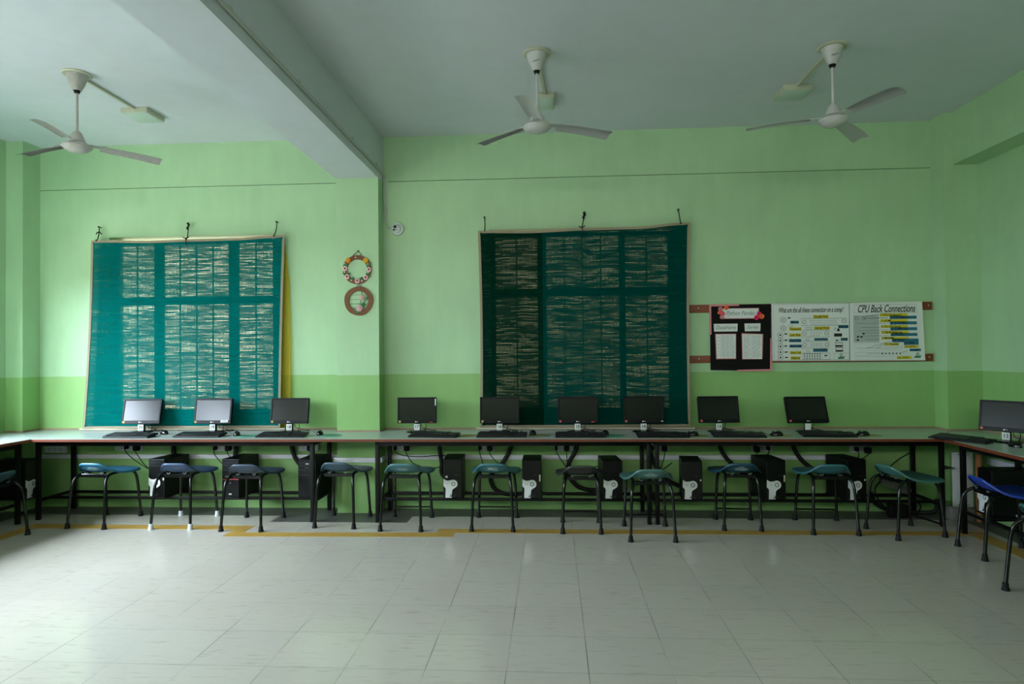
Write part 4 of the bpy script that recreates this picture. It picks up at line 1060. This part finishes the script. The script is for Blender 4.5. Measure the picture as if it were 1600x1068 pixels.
lab = [('y', 500, 950, 252, 300, '1. PS/2 Keyboard', .72), ('b', 660, 1098, 292, 340, '2. PS/2 Mouse', .7), ('y', 505, 948, 343, 390, '3. HDMI', .35), ('b', 662, 1100, 380, 428, '4. S-Video', .6), ('y', 512, 955, 435, 478, '5. RS-232 Serial', .7),
       ('b', 668, 1105, 472, 520, '6. USB 2.0', .6), ('y', 520, 960, 525, 572, '7. RJ-45 Ethernet', .75), ('b', 672, 1108, 562, 610, '8. Audio', .45), ('y', 520, 965, 620, 660, '9. MODEM', .4), ('b', 690, 1125, 650, 705, '10. VGA', .4),
       ('y', 560, 800, 712, 758, '11. Parallel', .9), ('b', 885, 1125, 700, 748, '12. DVI', .6), ('y', 890, 1125, 755, 795, '13. eSATA', .7), ('b', 975, 1160, 808, 850, '14. Audio', .7), ('y', 765, 1005, 925, 972, '15. DVI', .7)]
for col_, m_ in (('y', M_yhl), ('b', M_bhl)):
    for q in lab:
        if q[0] == col_:
            x0, z1 = U(q[1], q[3]); x1, z0 = U(q[2], q[4])
            o = part('caption_strip', None, lambda b: b.box(x0, x1, -.0052, -.0044, z0, z1), m_, t); o['label'] = ('yellow' if col_ == 'y' else 'blue')+' marker strip'
            x0, z1 = U(q[1], q[3]); x1, z0 = U(q[2], q[4]); ww = (x1-x0)*q[6]; text('caption', q[5], .030, M_ink, (x0+.008+ww/2, -.0058, (z0+z1)/2), o, offset=.0002, width=ww)
crest(t, *U(1105, 915))

# ================================================================== sockets, plugs, cables and hoses under the desks
def socket(x0, x1, z0, z1, label, plugs=()):
    t = thing('socket_board', label, 'socket board', ((x0+x1)/2, YB, (z0+z1)/2), group='white socket boards under the worktop')
    w_ = (x1-x0)/2; h = .045
    part('plate', ('sock', round(w_, 3)), lambda b: b.box(-w_, w_, -.03, 0, -h, h, .005), M_trunk, t)
    part('socket_hole', ('sockh', round(w_, 3)), lambda b: [b.cyl((-w_*.5+i*w_*.5, -.032, -.02+.018*(j > 0)), (-w_*.5+i*w_*.5, -.028, -.02+.018*(j > 0)), .004, 8) for i in range(3) for j in range(2)], M_mblack, t)
    return t
socket(-5.23, -4.99, .575, .63, 'white socket board in the left corner under the worktop')
socket(-4.47, -4.18, .60, .645, 'white socket board under the leftmost monitor')
socket(-3.42, -3.22, .60, .64, 'white socket board left of the red-trimmed tower')
socket(-2.55, -2.35, .60, .64, 'white socket board above the plain black tower')
socket(-1.60, -1.42, .605, .645, 'white socket board just right of the pillar under the worktop')
socket(-.74, -.58, .605, .64, 'white socket board above the square-badge stool')
socket(.02, .20, .605, .64, 'white socket board above the black stool')
socket(.93, 1.12, .605, .64, 'white socket board right of the middle desk legs')
socket(1.90, 2.10, .60, .63, 'white socket board above the labelled tower on the right')
socket(2.82, 2.98, .585, .63, 'white socket board above the last back wall tower')
def plug_cable(px, pz, pts, label, fat=True):
    t = thing('power_cable', label, 'cable', (0, 0, 0), group='black power cables under the worktop')
    part('plug', None, lambda b: (b.box(px-.026, px+.026, 6.29, 6.35, pz-.028, pz+.028, .010) if fat else b.box(px-.014, px+.014, 6.30, 6.35, pz-.02, pz+.02, .006),), M_mblack, t)
    part('cord', None, lambda b: b.tube(smooth_path([(px, 6.30, pz-.02)]+list(pts), 6), .0042, 7), M_cord, t)
plug_cable(-4.22, .61, [(-4.20, 6.29, .56), (-4.10, 6.28, .44), (-3.98, 6.28, .36), (-3.86, 6.31, .34)], 'cable with plug falling to the tower behind the white-footed stool')
plug_cable(-4.33, .62, [(-4.30, 6.29, .56), (-4.18, 6.27, .48), (-4.02, 6.27, .40), (-3.88, 6.31, .44)], 'thin cable beside it under the leftmost monitor', False)
plug_cable(-3.40, .61, [(-3.38, 6.29, .54), (-3.28, 6.28, .45), (-3.14, 6.31, .42)], 'cable running down to the red-trimmed tower', False)
plug_cable(-3.26, .61, [(-3.25, 6.29, .56), (-3.20, 6.28, .51), (-3.12, 6.31, .49)], 'short cable with large plug above the red-trimmed tower')
plug_cable(-2.42, .61, [(-2.40, 6.29, .56), (-2.36, 6.31, .52)], 'plug and cable above the plain black tower')
plug_cable(-1.56, .61, [(-1.55, 6.29, .58), (-1.47, 6.27, .545), (-1.30, 6.27, .535), (-1.12, 6.27, .545), (-.98, 6.31, .53)], 'cable crossing from the pillar to the first tower right of it', False)
plug_cable(-1.445, .61, [(-1.44, 6.29, .56), (-1.37, 6.27, .47), (-1.22, 6.27, .425), (-1.10, 6.27, .44), (-.96, 6.31, .52)], 'slack looping cable right of the pillar')
plug_cable(-.72, .61, [(-.71, 6.28, .55), (-.68, 6.27, .46), (-.64, 6.27, .40)], 'thin cable hanging behind the square-badge stool', False)
plug_cable(-.62, .61, [(-.61, 6.28, .55), (-.52, 6.27, .46), (-.42, 6.27, .42), (-.30, 6.31, .40)], 'cable with plug right behind the square-badge stool')
plug_cable(.03, .61, [(.04, 6.28, .56), (.10, 6.27, .47), (.15, 6.27, .40)], 'thin cable hanging behind the black stool', False)
plug_cable(.13, .61, [(.13, 6.28, .56), (.15, 6.27, .46), (.28, 6.27, .42), (.44, 6.31, .44)], 'cable with plug running to the tower right of the black stool')
plug_cable(.955, .61, [(.96, 6.28, .54), (1.00, 6.27, .42), (1.02, 6.27, .34)], 'thin cable hanging right of the middle desk legs', False)
plug_cable(1.07, .61, [(1.065, 6.28, .55), (1.04, 6.27, .46), (1.02, 6.27, .40), (1.14, 6.31, .47)], 'forked cable with plug left of the tower with a white spot')
plug_cable(1.94, .60, [(1.93, 6.28, .56), (1.95, 6.31, .52)], 'short cable with large plug above the labelled right tower')
plug_cable(2.05, .61, [(2.04, 6.28, .57), (2.01, 6.31, .53)], 'short thin cable above the labelled right tower', False)
plug_cable(2.87, .60, [(2.87, 6.28, .55), (2.86, 6.31, .50)], 'short cable above the last back wall tower', False)
plug_cable(2.97, .59, [(2.96, 6.28, .56), (2.90, 6.31, .50)], 'large plug with short cable at the right end of the wall sockets')
def hose(pts, label, r=.017):
    P = smooth_path(pts, 12); rr = [r*(1+.07*(i % 2)) for i in range(len(P))]
    o = part('cable_sleeve', None, lambda b: b.tube(P, rr, 12), M_hose, smooth=60); tag(o, label, 'cable sleeve', 'grey cable sleeves under the worktop')
yh = 6.335
hose([(-3.83, yh, .76), (-3.835, yh, .64), (-3.84, yh, .56), (-3.81, yh-.01, .50)], 'grey sleeve falling behind the tower with plate on the far left', .022)
hose([(-3.19, yh, .76), (-3.19, yh, .60), (-3.20, yh, .50)], 'grey sleeve behind the red-trimmed tower', .020)
hose([(-2.63, yh, .76), (-2.61, yh, .60), (-2.56, yh, .48), (-2.46, yh, .38)], 'curved grey sleeve left of the plain black tower', .020)
hose([(-1.125, yh, .76), (-1.12, yh, .60), (-1.10, yh, .46), (-1.10, yh, .36), (-1.02, yh, .27)], 'grey sleeve left of the first tower beside the pillar', .020)
hose([(-.385, yh, .76), (-.42, yh, .60), (-.50, yh, .46), (-.60, yh, .36), (-.61, yh, .27), (-.55, yh, .19), (-.42, yh, .155), (-.30, yh, .17)], 'grey sleeve making a large loop behind the square-badge stool', .020)
hose([(.235, yh, .76), (.225, yh, .60), (.15, yh, .46), (.15, yh, .34), (.23, yh, .24), (.36, yh, .20), (.48, yh, .22)], 'grey sleeve looping behind the black stool', .020)
hose([(.88, yh-.02, .76), (.92, yh, .60), (1.00, yh, .42), (1.10, yh, .30), (1.22, yh, .24)], 'grey sleeve slanting behind the scuffed sea green stool', .020)
hose([(1.585, yh, .76), (1.60, yh, .62), (1.67, yh, .50), (1.80, yh, .38), (1.92, yh, .30)], 'grey sleeve behind the petrol blue stool', .020)
hose([(2.27, yh, .76), (2.29, yh, .62), (2.36, yh, .50), (2.48, yh, .40), (2.62, yh, .34)], 'grey sleeve behind the badge-less teal stool', .020)
hose([(2.98, 6.30, .20), (3.02, 6.30, .10), (3.14, 6.29, .035), (3.34, 6.26, .022), (3.50, 6.20, .05), (3.52, 6.20, .16)], 'grey cable sleeve looping on the floor at the right corner', .018)

# ================================================================== right corner clutter
t = thing('side_panel', 'white metal side panel standing on a grey plinth under the right corner', 'panel', (3.66, 6.05, 0))
part('sheet', None, lambda b: b.box(-.090, .090, -.010, .0, .125, .612, .012), mat('white_sheet', (242, 247, 250), .35), t)
part('plinth', None, lambda b: b.box(-.10, .10, -.012, .09, 0, .122, .003), mat('grey_plinth', (128, 128, 122), .7), t)
for x in (-.035, .045):
    for z in (.143, .596): part('bolt', None, lambda b: b.cyl((x, -.012, z), (x, -.008, z), .005, 10), M_mblack, t)
o = part('wood_strip', None, lambda b: b.box(3.770, 3.795, 5.99, 6.045, .0, .60, .002), mat('raw_plywood', (176, 116, 70), .7, noise=.15, nscale=14)); tag(o, 'upright raw orange wooden strip right of the white panel', 'wood strip')
o = part('plank', None, lambda b: b.box(3.68, 3.74, 3.4, 5.62, .197, .215, .002, M=None), mat('grey_plank', (168, 168, 160), .6)); tag(o, 'pale plank lying on the rails under the right wall worktop', 'plank')
o = part('wedge', None, lambda b: b.prism([(3.44, .515), (3.575, .480), (3.44, .462)], 6.00, 6.02), mat('dark_card', (40, 50, 46), .7)); tag(o, 'dark pointed card flap touching the white panel', 'card')
t = thing('extension_box', 'grey extension box dangling among cables under the turned green stool', 'extension box', (3.13, 6.20, 0))
part('body', None, lambda b: b.box(-.14, .14, -.03, .03, -.03, .03, .008, M=Matrix.Translation((.02, 0, .275)) @ Matrix.Rotation(R(22), 4, 'Y')), mat('dull_grey', (104, 106, 100), .6), t)
part('cord', None, lambda b: (b.tube(smooth_path([(-.11, 0, .32), (-.16, 0, .24), (-.10, .02, .12), (.0, .02, .03), (.12, 0, .02)], 6), .006, 8),
                              b.tube(smooth_path([(.15, 0, .22), (.22, .02, .15), (.26, .02, .08), (.2, 0, .012)], 6), .006, 8),
                              b.tube(smooth_path([(.0, 0, .30), (-.03, .02, .42), (.10, .06, .52), (.24, .06, .60)], 6), .005, 8)), M_cord, t)
for x_, z_ in ((3.10, .085), (3.20, .07)):
    o = part('power_adapter', None, lambda b: b.box(x_-.035, x_+.035, 6.13, 6.19, 0, z_+.05, .010), M_mblack)
    tag(o, 'black power adapter on the floor below the grey extension box, %s one' % ('left' if x_ < 3.15 else 'right'), 'adapter')
